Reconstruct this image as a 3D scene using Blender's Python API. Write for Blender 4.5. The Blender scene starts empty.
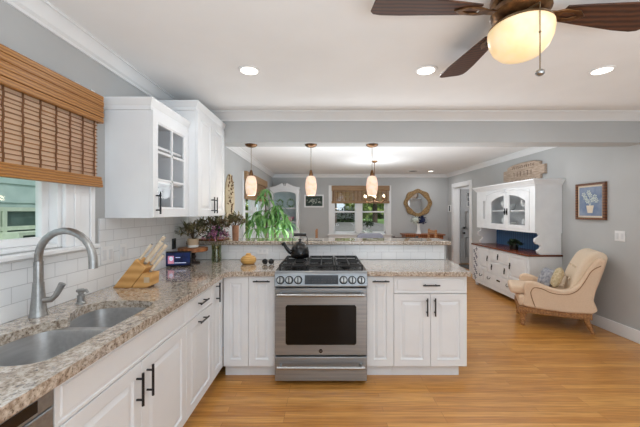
import bpy, bmesh, math, random
from mathutils import Vector, Matrix
R = math.radians
C = bpy.context.scene.collection
sc = bpy.context.scene

# ---------------------------------------------------------------- camera, world, lights, exposure
F = 310.0; VX, VY = 325.0, 212.0; EYE = 1.41
cam = bpy.data.cameras.new('camera'); camo = bpy.data.objects.new('camera', cam); C.objects.link(camo)
camo.location = (0, 0, EYE); camo.rotation_euler = (R(90), 0, 0)
cam.sensor_width = 36; cam.lens = F/640*36
cam.shift_x = -(VX-320)/640; cam.shift_y = (VY-213.5)/640
cam.clip_start = 0.02; cam.clip_end = 400
sc.camera = camo
sc.view_settings.view_transform = 'Standard'; sc.view_settings.look = 'None'
sc.view_settings.gamma = 1; sc.view_settings.use_curve_mapping = False
sc.view_settings.exposure = -0.12

w = bpy.data.worlds.new('daylight'); sc.world = w; w.use_nodes = True
w.node_tree.nodes['Background'].inputs[0].default_value = (0.80, 0.90, 1.0, 1)
w.node_tree.nodes['Background'].inputs[1].default_value = 1.05

def lamp(name, kind, loc, rot, energy, size=None, color=(1,1,1), size_y=None, spread=None):
    l = bpy.data.lights.new(name, kind); o = bpy.data.objects.new(name, l); C.objects.link(o)
    o.location = loc; o.rotation_euler = rot; l.energy = energy; l.color = color
    if kind == 'AREA':
        l.size = size
        if size_y: l.shape = 'RECTANGLE'; l.size_y = size_y
        else: l.shape = 'DISK'
        if spread: l.spread = spread
    return o
SUN = lamp('sun', 'SUN', (0, -10, 30), (R(48), 0, R(25)), 2.0); SUN.data.angle = R(1)
lamp('rear_fill', 'AREA', (1.2, -2.02, 1.0), (R(84), 0, 0), 23, 1.7, (.90, .95, 1), 1.8)  # unseen fill lamp added at the rear wall opening, behind the camera
lamp('kitchen_ceiling_fill', 'AREA', (.9, -.9, .95), (R(180), 0, 0), 112, 3.6, (.755, .90, 1), 1.8)  # unseen upward lamp added behind the camera to brighten the kitchen ceiling
lamp('dining_ceiling_fill', 'AREA', (.5, 4.35, .9), (R(177), 0, 0), 54, 2.6, (.88, .95, 1), 1.0)  # added upward lamp, hidden behind the half wall, lifts the dining ceiling
lamp('foyer_fill', 'AREA', (4.2, 7.4, 2.42), (0, 0, 0), 14, .3)  # unseen lamp without a fixture, added to brighten the foyer
for (x, y) in ((-.55, 2.25), (.733, 2.25), (2.01, 2.25), (-.55, .3), (2.0, .3)):
    lamp('can_light', 'AREA', (x, y, 2.425), (0, 0, 0), 4, .13, (.96, .98, 1))
for (x, y) in ((-.4, 6.9), (2.66, 7.8), (2.4, 4.6)):
    lamp('dining_can_light', 'AREA', (x, y, 2.425), (0, 0, 0), 6, .13, (.96, .98, 1))
lamp('chandelier_light', 'POINT', (1.0, 6.26, 1.86), (0, 0, 0), 24, color=(.92, .97, 1)).data.shadow_soft_size = .18

# ---------------------------------------------------------------- helpers
def P(px, py, Y):
    return Vector(((px-VX)/F*Y, Y, EYE-(py-VY)*Y/F))
def lin(c):
    return tuple((v/255/12.92 if v/255 <= .04045 else ((v/255+.055)/1.055)**2.4) for v in c)
def newmat(name):
    m = bpy.data.materials.new(name); m.use_nodes = True
    nt = m.node_tree; return m, nt, nt.nodes['Principled BSDF']
def pm(name, c, c2=None, scale=18, rough=.5, metal=0, bump=0, stretch=(1,1,1), coat=0, emit=None, es=0, trans=0, alpha=1, detail=3, lo=.35, hi=.65, spec=.5):
    m, nt, b = newmat(name)
    c = lin(c); c2 = lin(c2) if c2 else tuple(v*.93 for v in c)
    tc = nt.nodes.new('ShaderNodeTexCoord'); mp = nt.nodes.new('ShaderNodeMapping')
    mp.inputs['Scale'].default_value = stretch
    nt.links.new(tc.outputs['Object'], mp.inputs[0])
    n = nt.nodes.new('ShaderNodeTexNoise'); n.inputs['Scale'].default_value = scale; n.inputs['Detail'].default_value = detail
    nt.links.new(mp.outputs[0], n.inputs['Vector'])
    r = nt.nodes.new('ShaderNodeValToRGB'); r.color_ramp.elements[0].position = lo; r.color_ramp.elements[1].position = hi
    r.color_ramp.elements[0].color = (*c2, 1); r.color_ramp.elements[1].color = (*c, 1)
    nt.links.new(n.outputs[0], r.inputs[0]); nt.links.new(r.outputs[0], b.inputs['Base Color'])
    b.inputs['Roughness'].default_value = rough; b.inputs['Metallic'].default_value = metal
    b.inputs['Specular IOR Level'].default_value = spec; b.inputs['Coat Weight'].default_value = coat; b.inputs['Transmission Weight'].default_value = trans
    b.inputs['Alpha'].default_value = alpha
    if emit:
        b.inputs['Emission Color'].default_value = (*lin(emit), 1); b.inputs['Emission Strength'].default_value = es
    if bump:
        bp = nt.nodes.new('ShaderNodeBump'); bp.inputs['Strength'].default_value = bump; bp.inputs['Distance'].default_value = .01
        nt.links.new(n.outputs[0], bp.inputs['Height']); nt.links.new(bp.outputs[0], b.inputs['Normal'])
    return m
def glassmat(name, tint=(1,1,1), gloss=.12):
    m = bpy.data.materials.new(name); m.use_nodes = True; nt = m.node_tree; nt.nodes.clear()
    o = nt.nodes.new('ShaderNodeOutputMaterial'); mx = nt.nodes.new('ShaderNodeMixShader')
    t = nt.nodes.new('ShaderNodeBsdfTransparent'); g = nt.nodes.new('ShaderNodeBsdfGlossy')
    t.inputs[0].default_value = (*tint, 1); g.inputs['Roughness'].default_value = .03
    mx.inputs[0].default_value = gloss
    nt.links.new(t.outputs[0], mx.inputs[1]); nt.links.new(g.outputs[0], mx.inputs[2]); nt.links.new(mx.outputs[0], o.inputs[0])
    return m
def axes_vec(nt, a, b, sa=1, sb=1):
    tc = nt.nodes.new('ShaderNodeTexCoord'); s = nt.nodes.new('ShaderNodeSeparateXYZ'); k = nt.nodes.new('ShaderNodeCombineXYZ')
    nt.links.new(tc.outputs['Object'], s.inputs[0])
    nt.links.new(s.outputs[a], k.inputs[0]); nt.links.new(s.outputs[b], k.inputs[1])
    return k
def tilemat(name, a, b):
    m, nt, bs = newmat(name)
    k = axes_vec(nt, a, b)
    br = nt.nodes.new('ShaderNodeTexBrick'); br.offset = .5
    br.inputs['Scale'].default_value = 1; br.inputs['Brick Width'].default_value = .152; br.inputs['Row Height'].default_value = .076
    br.inputs['Mortar Size'].default_value = .0018; br.inputs['Mortar Smooth'].default_value = .3
    br.inputs['Color1'].default_value = (*lin((240,241,242)),1); br.inputs['Color2'].default_value = (*lin((234,236,238)),1)
    br.inputs['Mortar'].default_value = (*lin((205,206,208)),1)
    nt.links.new(k.outputs[0], br.inputs['Vector']); nt.links.new(br.outputs[0], bs.inputs['Base Color'])
    bp = nt.nodes.new('ShaderNodeBump'); bp.invert = True; bp.inputs['Strength'].default_value = .5; bp.inputs['Distance'].default_value = .003
    nt.links.new(br.outputs['Fac'], bp.inputs['Height']); nt.links.new(bp.outputs[0], bs.inputs['Normal'])
    bs.inputs['Roughness'].default_value = .16
    return m
def floormat():
    m, nt, bs = newmat('oak_floor')
    k = axes_vec(nt, 0, 1)
    br = nt.nodes.new('ShaderNodeTexBrick'); br.offset = .37; br.offset_frequency = 3
    br.inputs['Scale'].default_value = 1; br.inputs['Brick Width'].default_value = 1.1; br.inputs['Row Height'].default_value = .057
    br.inputs['Mortar Size'].default_value = .0009; br.inputs['Bias'].default_value = 0
    br.inputs['Color1'].default_value = (*lin((218,160,86)),1); br.inputs['Color2'].default_value = (*lin((194,132,62)),1)
    br.inputs['Mortar'].default_value = (*lin((140,92,48)),1)
    nt.links.new(k.outputs[0], br.inputs['Vector'])
    mp = nt.nodes.new('ShaderNodeMapping'); mp.inputs['Scale'].default_value = (1.2, 22, 1); nt.links.new(k.outputs[0], mp.inputs[0])
    n = nt.nodes.new('ShaderNodeTexNoise'); n.inputs['Scale'].default_value = 3; n.inputs['Detail'].default_value = 5; nt.links.new(mp.outputs[0], n.inputs['Vector'])
    r = nt.nodes.new('ShaderNodeValToRGB'); r.color_ramp.elements[0].position = .3; r.color_ramp.elements[0].color = (.72,.66,.60,1); r.color_ramp.elements[1].position = .62; r.color_ramp.elements[1].color = (1.05,1.05,1.05,1)
    nt.links.new(n.outputs[0], r.inputs[0])
    mx = nt.nodes.new('ShaderNodeMix'); mx.data_type = 'RGBA'; mx.blend_type = 'MULTIPLY'; mx.inputs[0].default_value = 1
    nt.links.new(br.outputs[0], mx.inputs[6]); nt.links.new(r.outputs[0], mx.inputs[7]); nt.links.new(mx.outputs[2], bs.inputs['Base Color'])
    bs.inputs['Roughness'].default_value = .3
    bs.inputs['Coat Weight'].default_value = .25; bs.inputs['Coat Roughness'].default_value = .15
    return m
def granitemat():
    m, nt, bs = newmat('granite')
    tc = nt.nodes.new('ShaderNodeTexCoord')
    def noise(s, d=4):
        n = nt.nodes.new('ShaderNodeTexNoise'); n.inputs['Scale'].default_value = s; n.inputs['Detail'].default_value = d
        nt.links.new(tc.outputs['Object'], n.inputs['Vector']); return n
    def ramp(src, stops):
        r = nt.nodes.new('ShaderNodeValToRGB'); e = r.color_ramp.elements
        while len(e) < len(stops): e.new(.5)
        for q, (p, c) in zip(e, stops): q.position = p; q.color = (*c, 1)
        nt.links.new(src, r.inputs[0]); return r
    base = ramp(noise(62, 6).outputs[0], [(.30, lin((124,106,92))), (.42, lin((164,150,136))), (.54, lin((192,181,168))), (.68, lin((214,206,196)))])
    v = nt.nodes.new('ShaderNodeTexVoronoi'); v.inputs['Scale'].default_value = 210; nt.links.new(tc.outputs['Object'], v.inputs['Vector'])
    tint = ramp(v.outputs['Color'], [(.0, (.70,.62,.56)), (.3, (.92,.88,.84)), (.75, (1.08,1.06,1.04))])
    mx = nt.nodes.new('ShaderNodeMix'); mx.data_type = 'RGBA'; mx.blend_type = 'MULTIPLY'; mx.inputs[0].default_value = .9
    nt.links.new(base.outputs[0], mx.inputs[6]); nt.links.new(tint.outputs[0], mx.inputs[7])
    sp = ramp(noise(110, 3).outputs[0], [(.59, (0,0,0)), (.66, (.8,.8,.8))])
    m2 = nt.nodes.new('ShaderNodeMix'); m2.data_type = 'RGBA'; nt.links.new(sp.outputs[0], m2.inputs[0])
    nt.links.new(mx.outputs[2], m2.inputs[6]); m2.inputs[7].default_value = (*lin((72,58,50)), 1)
    nt.links.new(m2.outputs[2], bs.inputs['Base Color'])
    bs.inputs['Roughness'].default_value = .12; bs.inputs['Coat Weight'].default_value = .7; bs.inputs['Coat Roughness'].default_value = .03
    return m
def stripes(name, c1, c2, a, scale, rough=.5, dist=1.5, b=2):
    m, nt, bs = newmat(name); tc = nt.nodes.new('ShaderNodeTexCoord')
    wv = nt.nodes.new('ShaderNodeTexWave'); wv.bands_direction = 'XYZ'[a]; wv.inputs['Scale'].default_value = scale
    wv.inputs['Distortion'].default_value = dist; wv.inputs['Detail'].default_value = 3; wv.inputs['Detail Scale'].default_value = 1.5
    nt.links.new(tc.outputs['Object'], wv.inputs['Vector'])
    r = nt.nodes.new('ShaderNodeValToRGB'); r.color_ramp.elements[0].color = (*lin(c1),1); r.color_ramp.elements[1].color = (*lin(c2),1)
    nt.links.new(wv.outputs[0], r.inputs[0]); nt.links.new(r.outputs[0], bs.inputs['Base Color']); bs.inputs['Roughness'].default_value = rough
    return m

M = dict(
 wall=pm('wall_paint', (189,190,190), (186,187,187), 3, .85),
 ceil=pm('ceiling_paint', (240,240,240), (237,237,237), 3, .9),
 trim=pm('trim_paint', (240,241,242), (237,238,239), 4, .4),
 cab=pm('cabinet_paint', (236,238,240), (232,234,237), 4, .5),
 cabin=pm('cabinet_inside', (226,227,229), None, 4, .5),
 tile_x=tilemat('subway_tile_side', 1, 2), tile_y=tilemat('subway_tile_front', 0, 2),
 floor=floormat(), granite=granitemat(),
 steel=pm('stainless', (158,162,166), (144,148,152), 60, .32, .72, 0, (.03,1,1)),
 steelv=pm('brushed_sink', (206,206,206), (194,194,194), 50, .42, 1, 0, (1,.05,1)),
 nickel=pm('brushed_nickel', (176,176,175), (164,164,163), 60, .36, 1),
 black=pm('black_enamel', (20,20,21), (14,14,15), 30, .25),
 iron=pm('cast_iron', (28,28,29), (18,18,18), 80, .5, 0, .2),
 oven=pm('oven_glass', (10,9,9), (7,7,7), 10, .06, spec=.25),
 pull=pm('dark_pull', (58,58,60), (48,48,50), 40, .35, .7),
 glass=glassmat('clear_glass', (1,1,1), .02), winglass=glassmat('window_glass', (.97,.99,.98), .012),
 bamboo=stripes('bamboo_valance', (140,90,36), (182,126,62), 2, 22, .4, 2.5),
 slat=pm('bamboo_slat', (172,118,64), (128,82,42), 30, .45, 0, 0, (1,.1,4)),
 weave=None,
 cordbrown=pm('brown_cord', (112,72,40), None, 60, .8),
 bambooy=pm('bamboo_far', (172,140,104), (138,106,74), 30, .6, 0, 0, (.2,1,6)),
 wood=stripes('light_block_wood', (196,142,78), (222,172,108), 2, 6, .45),
 walnut=stripes('walnut_blade', (54,30,18), (92,54,32), 1, 10, .55, 2.0),
 cherry=stripes('cherry_top', (96,46,26), (132,70,40), 1, 8, .25, 2.0),
 oakdark=stripes('sideboard_wood', (128,72,36), (164,98,52), 0, 6, .35, 2.0),
 boardwood=stripes('cake_stand_wood', (140,86,48), (176,116,70), 0, 7, .45, 2.0),
 bronze=pm('antique_bronze', (136,98,62), (86,60,40), 30, .3, .8),
 brass=pm('aged_metal', (150,126,96), (110,90,66), 30, .35, .85),
 alabaster=pm('alabaster_glass', (250,236,206), (240,214,166), 9, .4, 0, 0, (1,1,1), 0, (255,214,150), .42, detail=6),
 pend=pm('pendant_glass', (252,236,222), (238,206,180), 22, .35, 0, 0, (1,1,1), 0, (255,214,176), .36, detail=6),
 bulb=pm('bulb_glow', (255,244,225), None, 5, .5, emit=(255,236,200), es=2.5),
 can=pm('can_glow', (255,252,245), None, 5, .5, emit=(255,248,236), es=4),
 cream=pm('cream_upholstery', (230,203,176), (224,196,168), 120, .85, 0, .08),
 creamlight=pm('cream_back_upholstery', (234,214,190), (228,206,180), 120, .8, 0, .08),
 welt=pm('brown_welt', (150,108,70), None, 50, .7),
 carved=pm('carved_oak', (186,136,86), (140,94,54), 60, .5, 0, .4),
 white=pm('white_ceramic', (242,242,240), None, 8, .25),
 plate=pm('white_plastic', (240,240,240), None, 8, .35),
 hutch=pm('hutch_paint', (238,239,240), (232,233,235), 6, .45),
 blue=stripes('blue_boards', (44,84,128), (64,108,152), 1, 5, .5, .4),
 navy=pm('navy_paint', (32,44,84), None, 20, .6),
 leaf=pm('green_leaf', (120,164,90), (68,122,56), 10, .45),
 leaf2=pm('olive_leaf', (132,126,86), (86,82,56), 30, .7),
 leafdk=pm('dark_leaf', (58,78,48), (36,52,30), 30, .6),
 drybr=pm('dried_brown_leaf', (146,112,82), (96,72,52), 30, .8),
 cre=pm('dried_cream_flower', (206,188,156), None, 30, .8),
 purple=pm('purple_flower', (182,118,160), (122,70,112), 40, .7),
 pink=pm('pink_flower', (232,176,192), (200,136,156), 40, .7),
 stem=pm('brown_stem', (92,74,52), None, 40, .8),
 terra=pm('terracotta_vase', (176,130,100), (150,108,82), 20, .7),
 sand=pm('sand_pot', (206,184,156), (196,172,142), 20, .7),
 gourd=stripes('turned_wood', (198,146,70), (222,176,104), 2, 18, .35, 2.0),
 screen=pm('screen_frame', (18,18,22), None, 20, .3),
 scr=pm('screen_glow', (10,12,30), (28,52,110), 14, .3, emit=(24,60,140), es=.05),
 skin=pm('screen_picture', (226,160,170), (180,110,150), 30, .4, emit=(220,150,170), es=.45),
 scrw=pm('screen_highlight', (210,220,245), None, 30, .4, emit=(210,220,255), es=.5),
 signwood=pm('weathered_sign', (204,184,166), (168,146,128), 30, .8, 0, .2, (1,.3,3)),
 signdark=pm('sign_letters', (112,92,80), None, 30, .8),
 frame=stripes('walnut_frame', (84,52,34), (128,82,52), 2, 9, .4, 2.0),
 mat=pm('cream_mount', (226,212,192), None, 20, .8),
 paintblue=pm('painted_blue', (142,154,174), (106,124,154), 9, .8, detail=6),
 green_art=pm('dark_green_print', (44,66,56), (30,46,40), 9, .6),
 pale=pm('pale_print', (206,214,204), None, 30, .7),
 ring=pm('mirror_frame', (160,130,86), (112,84,50), 40, .55, 0, .4),
 vase=glassmat('green_glass', (.72,.76,.62), .12), handle=pm('knife_handle', (236,220,196), (222,204,178), 30, .5),
 mirror=pm('mirror_glass', (235,238,240), (232,235,238), 3, .02, 1),
 greych=pm('grey_fabric', (130,129,138), (114,113,122), 90, .9),
 chwood=stripes('chair_wood', (150,100,62), (184,132,88), 2, 8, .4, 2.0),
 chdark=pm('dark_wood', (60,50,46), None, 20, .5),
 doorgrey=pm('grey_door_paint', (190,192,194), None, 4, .5),
 hall=pm('hall_paint', (176,178,180), None, 4, .8),
 rug=pm('dark_mat', (92,90,88), (70,68,66), 60, .95),
 grass=pm('grass', (122,150,70), (86,120,48), 1.2, .95),
 street=pm('street', (134,127,121), (120,114,109), 2, .9),
 tree=pm('tree_leaves', (158,170,88), (92,116,52), 1.6, .9, 0, 0, detail=6),
 treedk=pm('hedge_leaves', (58,76,44), (34,48,28), 3, .9, detail=6),
 bark=pm('bark', (84,68,56), None, 12, .9),
 siding=pm('green_siding', (190,208,200), (176,196,188), 6, .8),
 sidingdk=pm('dark_green_panel', (92,112,106), (72,92,86), 8, .8),
 woodgreen=pm('pale_green_timber', (212,220,200), (196,206,184), 12, .8),
 fab=pm('patterned_cushion', (182,182,186), (124,124,134), 26, .9, detail=5),
 fab2=pm('cream_cushion', (220,204,170), (186,164,126), 40, .9),
 china=pm('china_cabinet_back', (206,222,224), (186,208,212), 8, .7),
 red=pm('brown_lens', (84,30,28), None, 20, .15),
 rug2=pm('table_wood', (88,70,58), None, 10, .4),
 display=pm('control_display', (52,56,62), (40,44,50), 20, .15),
)

def weavemat():
    m = bpy.data.materials.new('bamboo_weave'); m.use_nodes = True; nt = m.node_tree; b = nt.nodes['Principled BSDF']
    out = nt.nodes['Material Output']; tr = nt.nodes.new('ShaderNodeBsdfTranslucent'); mx = nt.nodes.new('ShaderNodeMixShader')
    b.inputs['Base Color'].default_value = (*lin((236,212,190)), 1); b.inputs['Roughness'].default_value = .9
    tr.inputs[0].default_value = (*lin((236,206,180)), 1); mx.inputs[0].default_value = .5
    nt.links.new(b.outputs[0], mx.inputs[1]); nt.links.new(tr.outputs[0], mx.inputs[2]); nt.links.new(mx.outputs[0], out.inputs[0]); return m
M['weave'] = weavemat()
W = {}
class MB:
    def __init__(s): s.bm = bmesh.new()
    def box(s, x0, x1, y0, y1, z0, z1):
        v = [s.bm.verts.new((x, y, z)) for x in (x0, x1) for y in (y0, y1) for z in (z0, z1)]
        for f in ((0,1,3,2), (4,6,7,5), (0,4,5,1), (2,3,7,6), (0,2,6,4), (1,5,7,3)): s.bm.faces.new([v[i] for i in f])
        return s
    def rings(s, loops, cap0=True, cap1=True, closed=True):
        vs = [[s.bm.verts.new(p) for p in lp] for lp in loops]; n = len(vs[0])
        for a, b in zip(vs, vs[1:]):
            for i in range(n if closed else n-1):
                j = (i+1) % n; s.bm.faces.new((a[i], a[j], b[j], b[i]))
        if cap0: s.bm.faces.new(vs[0][::-1])
        if cap1: s.bm.faces.new(vs[-1])
        return s
    def tube(s, pts, r, n=8, cap=True):
        pts = [Vector(p) for p in pts]; rs = r if isinstance(r, (list, tuple)) else [r]*len(pts)
        up = Vector((0,0,1)); loops = []; prev = None
        for i, p in enumerate(pts):
            t = (pts[min(i+1, len(pts)-1)]-pts[max(i-1, 0)]).normalized()
            if prev is None:
                a = up if abs(t.z) < .9 else Vector((1,0,0)); u = t.cross(a).normalized()
            else: u = (prev-t*prev.dot(t)).normalized()
            prev = u; v = t.cross(u)
            loops.append([p+(u*math.cos(2*math.pi*k/n)+v*math.sin(2*math.pi*k/n))*rs[i] for k in range(n)])
        return s.rings(loops, cap, cap)
    def cyl(s, p0, p1, r0, r1=None, n=16): return s.tube([p0, p1], [r0, r0 if r1 is None else r1], n)
    def lathe(s, prof, c=(0,0,0), n=24, axis='z', sx=1, sy=1):
        c = Vector(c); loops = []
        for r, z in prof:
            lp = []
            for k in range(n):
                a = 2*math.pi*k/n; q = (r*math.cos(a)*sx, r*math.sin(a)*sy, z)
                q = q if axis == 'z' else ((q[0], q[2], q[1]) if axis == 'y' else (q[2], q[0], q[1]))
                lp.append(c+Vector(q))
            loops.append(lp)
        return s.rings(loops)
    def ell(s, c, rx, ry=None, rz=None, n=16, m=8):
        ry = ry or rx; rz = rz or rx
        loops = [[Vector(c)+Vector((rx*math.sin(t)*math.cos(2*math.pi*k/n), ry*math.sin(t)*math.sin(2*math.pi*k/n), -rz*math.cos(t))) for k in range(n)] for t in [math.pi*(i+.15)/(m+.3) for i in range(m+1)]]
        return s.rings(loops)
    def prism(s, poly, axis, a, b):
        f = {'x': lambda p, t: (t, p[0], p[1]), 'y': lambda p, t: (p[0], t, p[1]), 'z': lambda p, t: (p[0], p[1], t)}[axis]
        return s.rings([[f(p, a) for p in poly], [f(p, b) for p in poly]])
    def slab(s, loops, f):           # flat solid with holes; f(p, 0|1) gives the two faces
        for side in (0, 1):
            edges = []
            for lp in loops:
                vs = [s.bm.verts.new(f(p, side)) for p in lp]
                edges += [s.bm.edges.new((vs[i], vs[(i+1) % len(vs)])) for i in range(len(vs))]
            bmesh.ops.triangle_fill(s.bm, edges=edges, use_beauty=True)
        for lp in loops:
            a = [s.bm.verts.new(f(p, 0)) for p in lp]; b = [s.bm.verts.new(f(p, 1)) for p in lp]
            for i in range(len(lp)):
                j = (i+1) % len(lp); s.bm.faces.new((a[i], a[j], b[j], b[i]))
        bmesh.ops.remove_doubles(s.bm, verts=s.bm.verts, dist=1e-5)
        return s
    def panel(s, O, U, V, w, h, t=.02, fr=.05, style='raised'):
        O, U, V = Vector(O), Vector(U), Vector(V); N = U.cross(V)
        fr = min(fr, w*.28, h*.3)
        rs = [(0, 0), (0, t-.002), (.002, t)]
        if style == 'raised':
            rs += [(fr, t), (fr+.004, t-.009), (fr+.012, t-.011), (fr+min(.036, w*.14), t-.002)]
        elif style == 'slab': pass
        elif style == 'groove': rs += [(.012, t), (.016, t-.004), (.026, t-.004), (.03, t)]
        loops = [[O+U*a+V*b+N*d for a, b in ((i, i), (w-i, i), (w-i, h-i), (i, h-i))] for i, d in rs]
        return s.rings(loops)
    def leaf(s, b, d, L, wd, droop=.5, fold=.15, seg=4):
        b, d = Vector(b), Vector(d).normalized(); side = d.cross(Vector((0,0,1)))
        side = side.normalized() if side.length > .05 else Vector((1,0,0))
        prev = None; p = b.copy(); dd = d.copy()
        for i in range(seg+1):
            t = i/seg; wv = wd*(math.sin(math.pi*min(.98, max(.04, t**.8))))
            up = side.cross(dd).normalized()
            cur = (s.bm.verts.new(p+side*wv*.5+up*fold*wv), s.bm.verts.new(p), s.bm.verts.new(p-side*wv*.5+up*fold*wv))
            if prev:
                s.bm.faces.new((prev[0], prev[1], cur[1], cur[0])); s.bm.faces.new((prev[1], prev[2], cur[2], cur[1]))
            prev = cur; dd = (dd+Vector((0,0,-droop/seg))).normalized(); p = p+dd*L/seg
        return s
    def build(s, name, mat, parent=None, bevel=0, smooth=35, local=False, fix=True, seg=2):
        if fix: bmesh.ops.recalc_face_normals(s.bm, faces=s.bm.faces)
        o = bpy.data.objects.new(name, bpy.data.meshes.new(name)); C.objects.link(o)
        if parent is not None:
            if not local: s.bm.transform(W[parent.name].inverted())
            o.parent = parent; W[o.name] = W[parent.name]
        elif not local:
            vs = [v.co for v in s.bm.verts]
            c = Vector(((min(v.x for v in vs)+max(v.x for v in vs))/2, (min(v.y for v in vs)+max(v.y for v in vs))/2, min(v.z for v in vs)))
            s.bm.transform(Matrix.Translation(-c)); o.location = c; W[o.name] = Matrix.Translation(c)
        else: W[o.name] = Matrix.Identity(4)
        s.bm.to_mesh(o.data); s.bm.free()
        o.data.materials.append(M[mat] if isinstance(mat, str) else mat)
        if smooth and len(o.data.polygons):
            o.data.shade_smooth(); o.data.set_sharp_from_angle(angle=R(smooth))
        if bevel:
            b = o.modifiers.new('bevel', 'BEVEL'); b.width = bevel; b.segments = seg; b.limit_method = 'ANGLE'; b.angle_limit = R(40)
        return o
def tag(o, label, cat, group=None):
    o['label'] = label; o['category'] = cat
    if group: o['group'] = group
    return o
def thing(name, label, cat, loc=(0,0,0), rz=0, group=None):
    o = bpy.data.objects.new(name, None); C.objects.link(o); o.empty_display_size = .05
    o.location = loc; o.rotation_euler = (0, 0, rz)
    W[o.name] = Matrix.Translation(Vector(loc)) @ Matrix.Rotation(rz, 4, 'Z')
    return tag(o, label, cat, group)
def struct(o): o['kind'] = 'structure'; return o
def sroot(name, loc=(0,0,0)):
    o = bpy.data.objects.new(name, None); C.objects.link(o); o.location = loc; W[o.name] = Matrix.Translation(Vector(loc)); return struct(o)
def fix_structure_origin(): pass
def copy_tree(o, parent=None):
    c = o.copy(); C.objects.link(c); c.parent = parent
    for ch in o.children: copy_tree(ch, c)
    return c
def dup(root, delta, label, rz=None):
    c = copy_tree(root); c.location = root.location+Vector(delta); c['label'] = label
    if rz is not None: c.rotation_euler.z = rz
    return c
def catmull(pts, n=5, closed=True):
    pts = [Vector(p) for p in pts]; out = []; N = len(pts)
    for i in range(N if closed else N-1):
        p0, p1, p2, p3 = [pts[(i+k) % N] if closed else pts[min(max(i+k, 0), N-1)] for k in (-1, 0, 1, 2)]
        for j in range(n):
            t = j/n
            out.append(.5*((2*p1)+(p2-p0)*t+(2*p0-5*p1+4*p2-p3)*t*t+(3*p1-p0-3*p2+p3)*t**3))
    if not closed: out.append(pts[-1])
    return out
rnd = random.Random(7)
# ---------------------------------------------------------------- setting
XL, XR, YB, H = -1.44, 3.37, 8.5, 2.44
YR = -2.1
struct(MB().box(XL-.12, 5.4, YR-.12, YB+.15, -.12, 0).build('floor', 'floor'))
struct(MB().box(XL-.12, 5.4, YR-.12, YB+.15, H, H+.12).build('ceiling', 'ceil'))
def wall_holes(name, axis, a, b, u0, u1, holes, z1=H):   # slab wall with rectangular holes (u0,u1,z0,z1)
    m = MB(); cur = u0
    def bx(p, q, s, t):
        if q-p > 1e-4 and t-s > 1e-4: m.box(a, b, p, q, s, t) if axis == 'x' else m.box(p, q, a, b, s, t)
    for (h0, h1, s, t) in sorted(holes):
        bx(cur, h0, 0, z1); bx(h0, h1, 0, s); bx(h0, h1, t, z1); cur = h1
    bx(cur, u1, 0, z1)
    return struct(m.build(name, 'wall', smooth=0))
KW = (.86, 1.70, 1.22, 2.03)          # kitchen window opening (Y0,Y1,z0,z1)
DW = (5.52, 7.22, .82, 2.03)          # dining side window
BW = (.20, 1.71, .80, 2.04)           # dining back window
wall_holes('wall_left', 'x', XL-.12, XL, YR, YB, [KW, DW])
wall_holes('wall_right', 'x', XR, XR+.12, YR, YB, [(7.2, 8.1, 0, 2.05)])
wall_holes('wall_back', 'y', YB, YB+.14, XL-.12, 5.4, [BW])
wall_holes('wall_rear', 'y', YR-.12, YR, XL-.12, XR+.12, [(.3, 2.1, .05, 2.1)])
struct(MB().box(5.28, 5.4, 6.2, YB, 0, H).build('wall_foyer', 'hall'))
struct(MB().box(XR+.12, 5.28, 6.1, 6.2, 0, H).build('wall_foyer_side', 'hall'))
struct(MB().box(XL, XR, 3.25, 3.47, 2.14, H).build('ceiling_beam', 'wall'))
struct(MB().box(XL, 1.268, 3.245, 3.38, 0, 1.07).build('half_wall', 'wall'))
# crown mouldings
def crown(name, p0, p1, n, d=.085, h=.085):
    p0, p1, n = Vector(p0), Vector(p1), Vector(n)
    prof = [(0, 0), (0, -h), (.012, -h), (.014, -h*.84), (.03, -h*.72), (d*.55, -h*.38), (d*.78, -h*.18), (d*.84, -h*.14), (d, -.012), (d, 0)]
    m = MB(); m.rings([[p+n*a+Vector((0,0,b)) for a, b in prof] for p in (p0, p1)])
    return struct(m.build(name, 'trim', smooth=25))
e = .0005
crown('trim_1', (XL+e, YR, H-e), (XL+e, 3.25, H-e), (1,0,0))
crown('trim_2', (XL, 3.25-e, H-e), (XR, 3.25-e, H-e), (0,-1,0), .11, .078)
crown('trim_3', (XL+e, 3.47, H-e), (XL+e, YB, H-e), (1,0,0))
crown('trim_4', (XL, YB-e, H-e), (XR, YB-e, H-e), (0,-1,0))
crown('trim_5', (XR-e, YB, H-e), (XR-e, 3.47, H-e), (-1,0,0))
crown('trim_6', (XR-e, 3.25, H-e), (XR-e, YR, H-e), (-1,0,0))
def base(name, poly_box):
    return struct(MB().box(*poly_box).build(name, 'trim', bevel=.006))
base('baseboard_right', (XR-.018, XR-e, YR, 7.07, 0, .14))
base('baseboard_back', (-.6, XR, YB-.018, YB-e, 0, .14))
base('baseboard_left', (XL+e, XL+.018, 3.40, YB, 0, .14))
# tile
struct(MB().box(XL+.0005, XL+.01, .2, KW[0]-.10, .914, 1.37).box(XL+.0005, XL+.01, KW[0]-.10, KW[1]+.27, .914, 1.178).box(XL+.0005, XL+.01, KW[1]+.27, 3.235, .914, 1.37).build('wall_left_tile', 'tile_x', smooth=0))
struct(MB().box(XL+.01, 1.244, 3.235, 3.2448, .916, 1.0695).build('half_wall_tile', 'tile_y', smooth=0))

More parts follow.
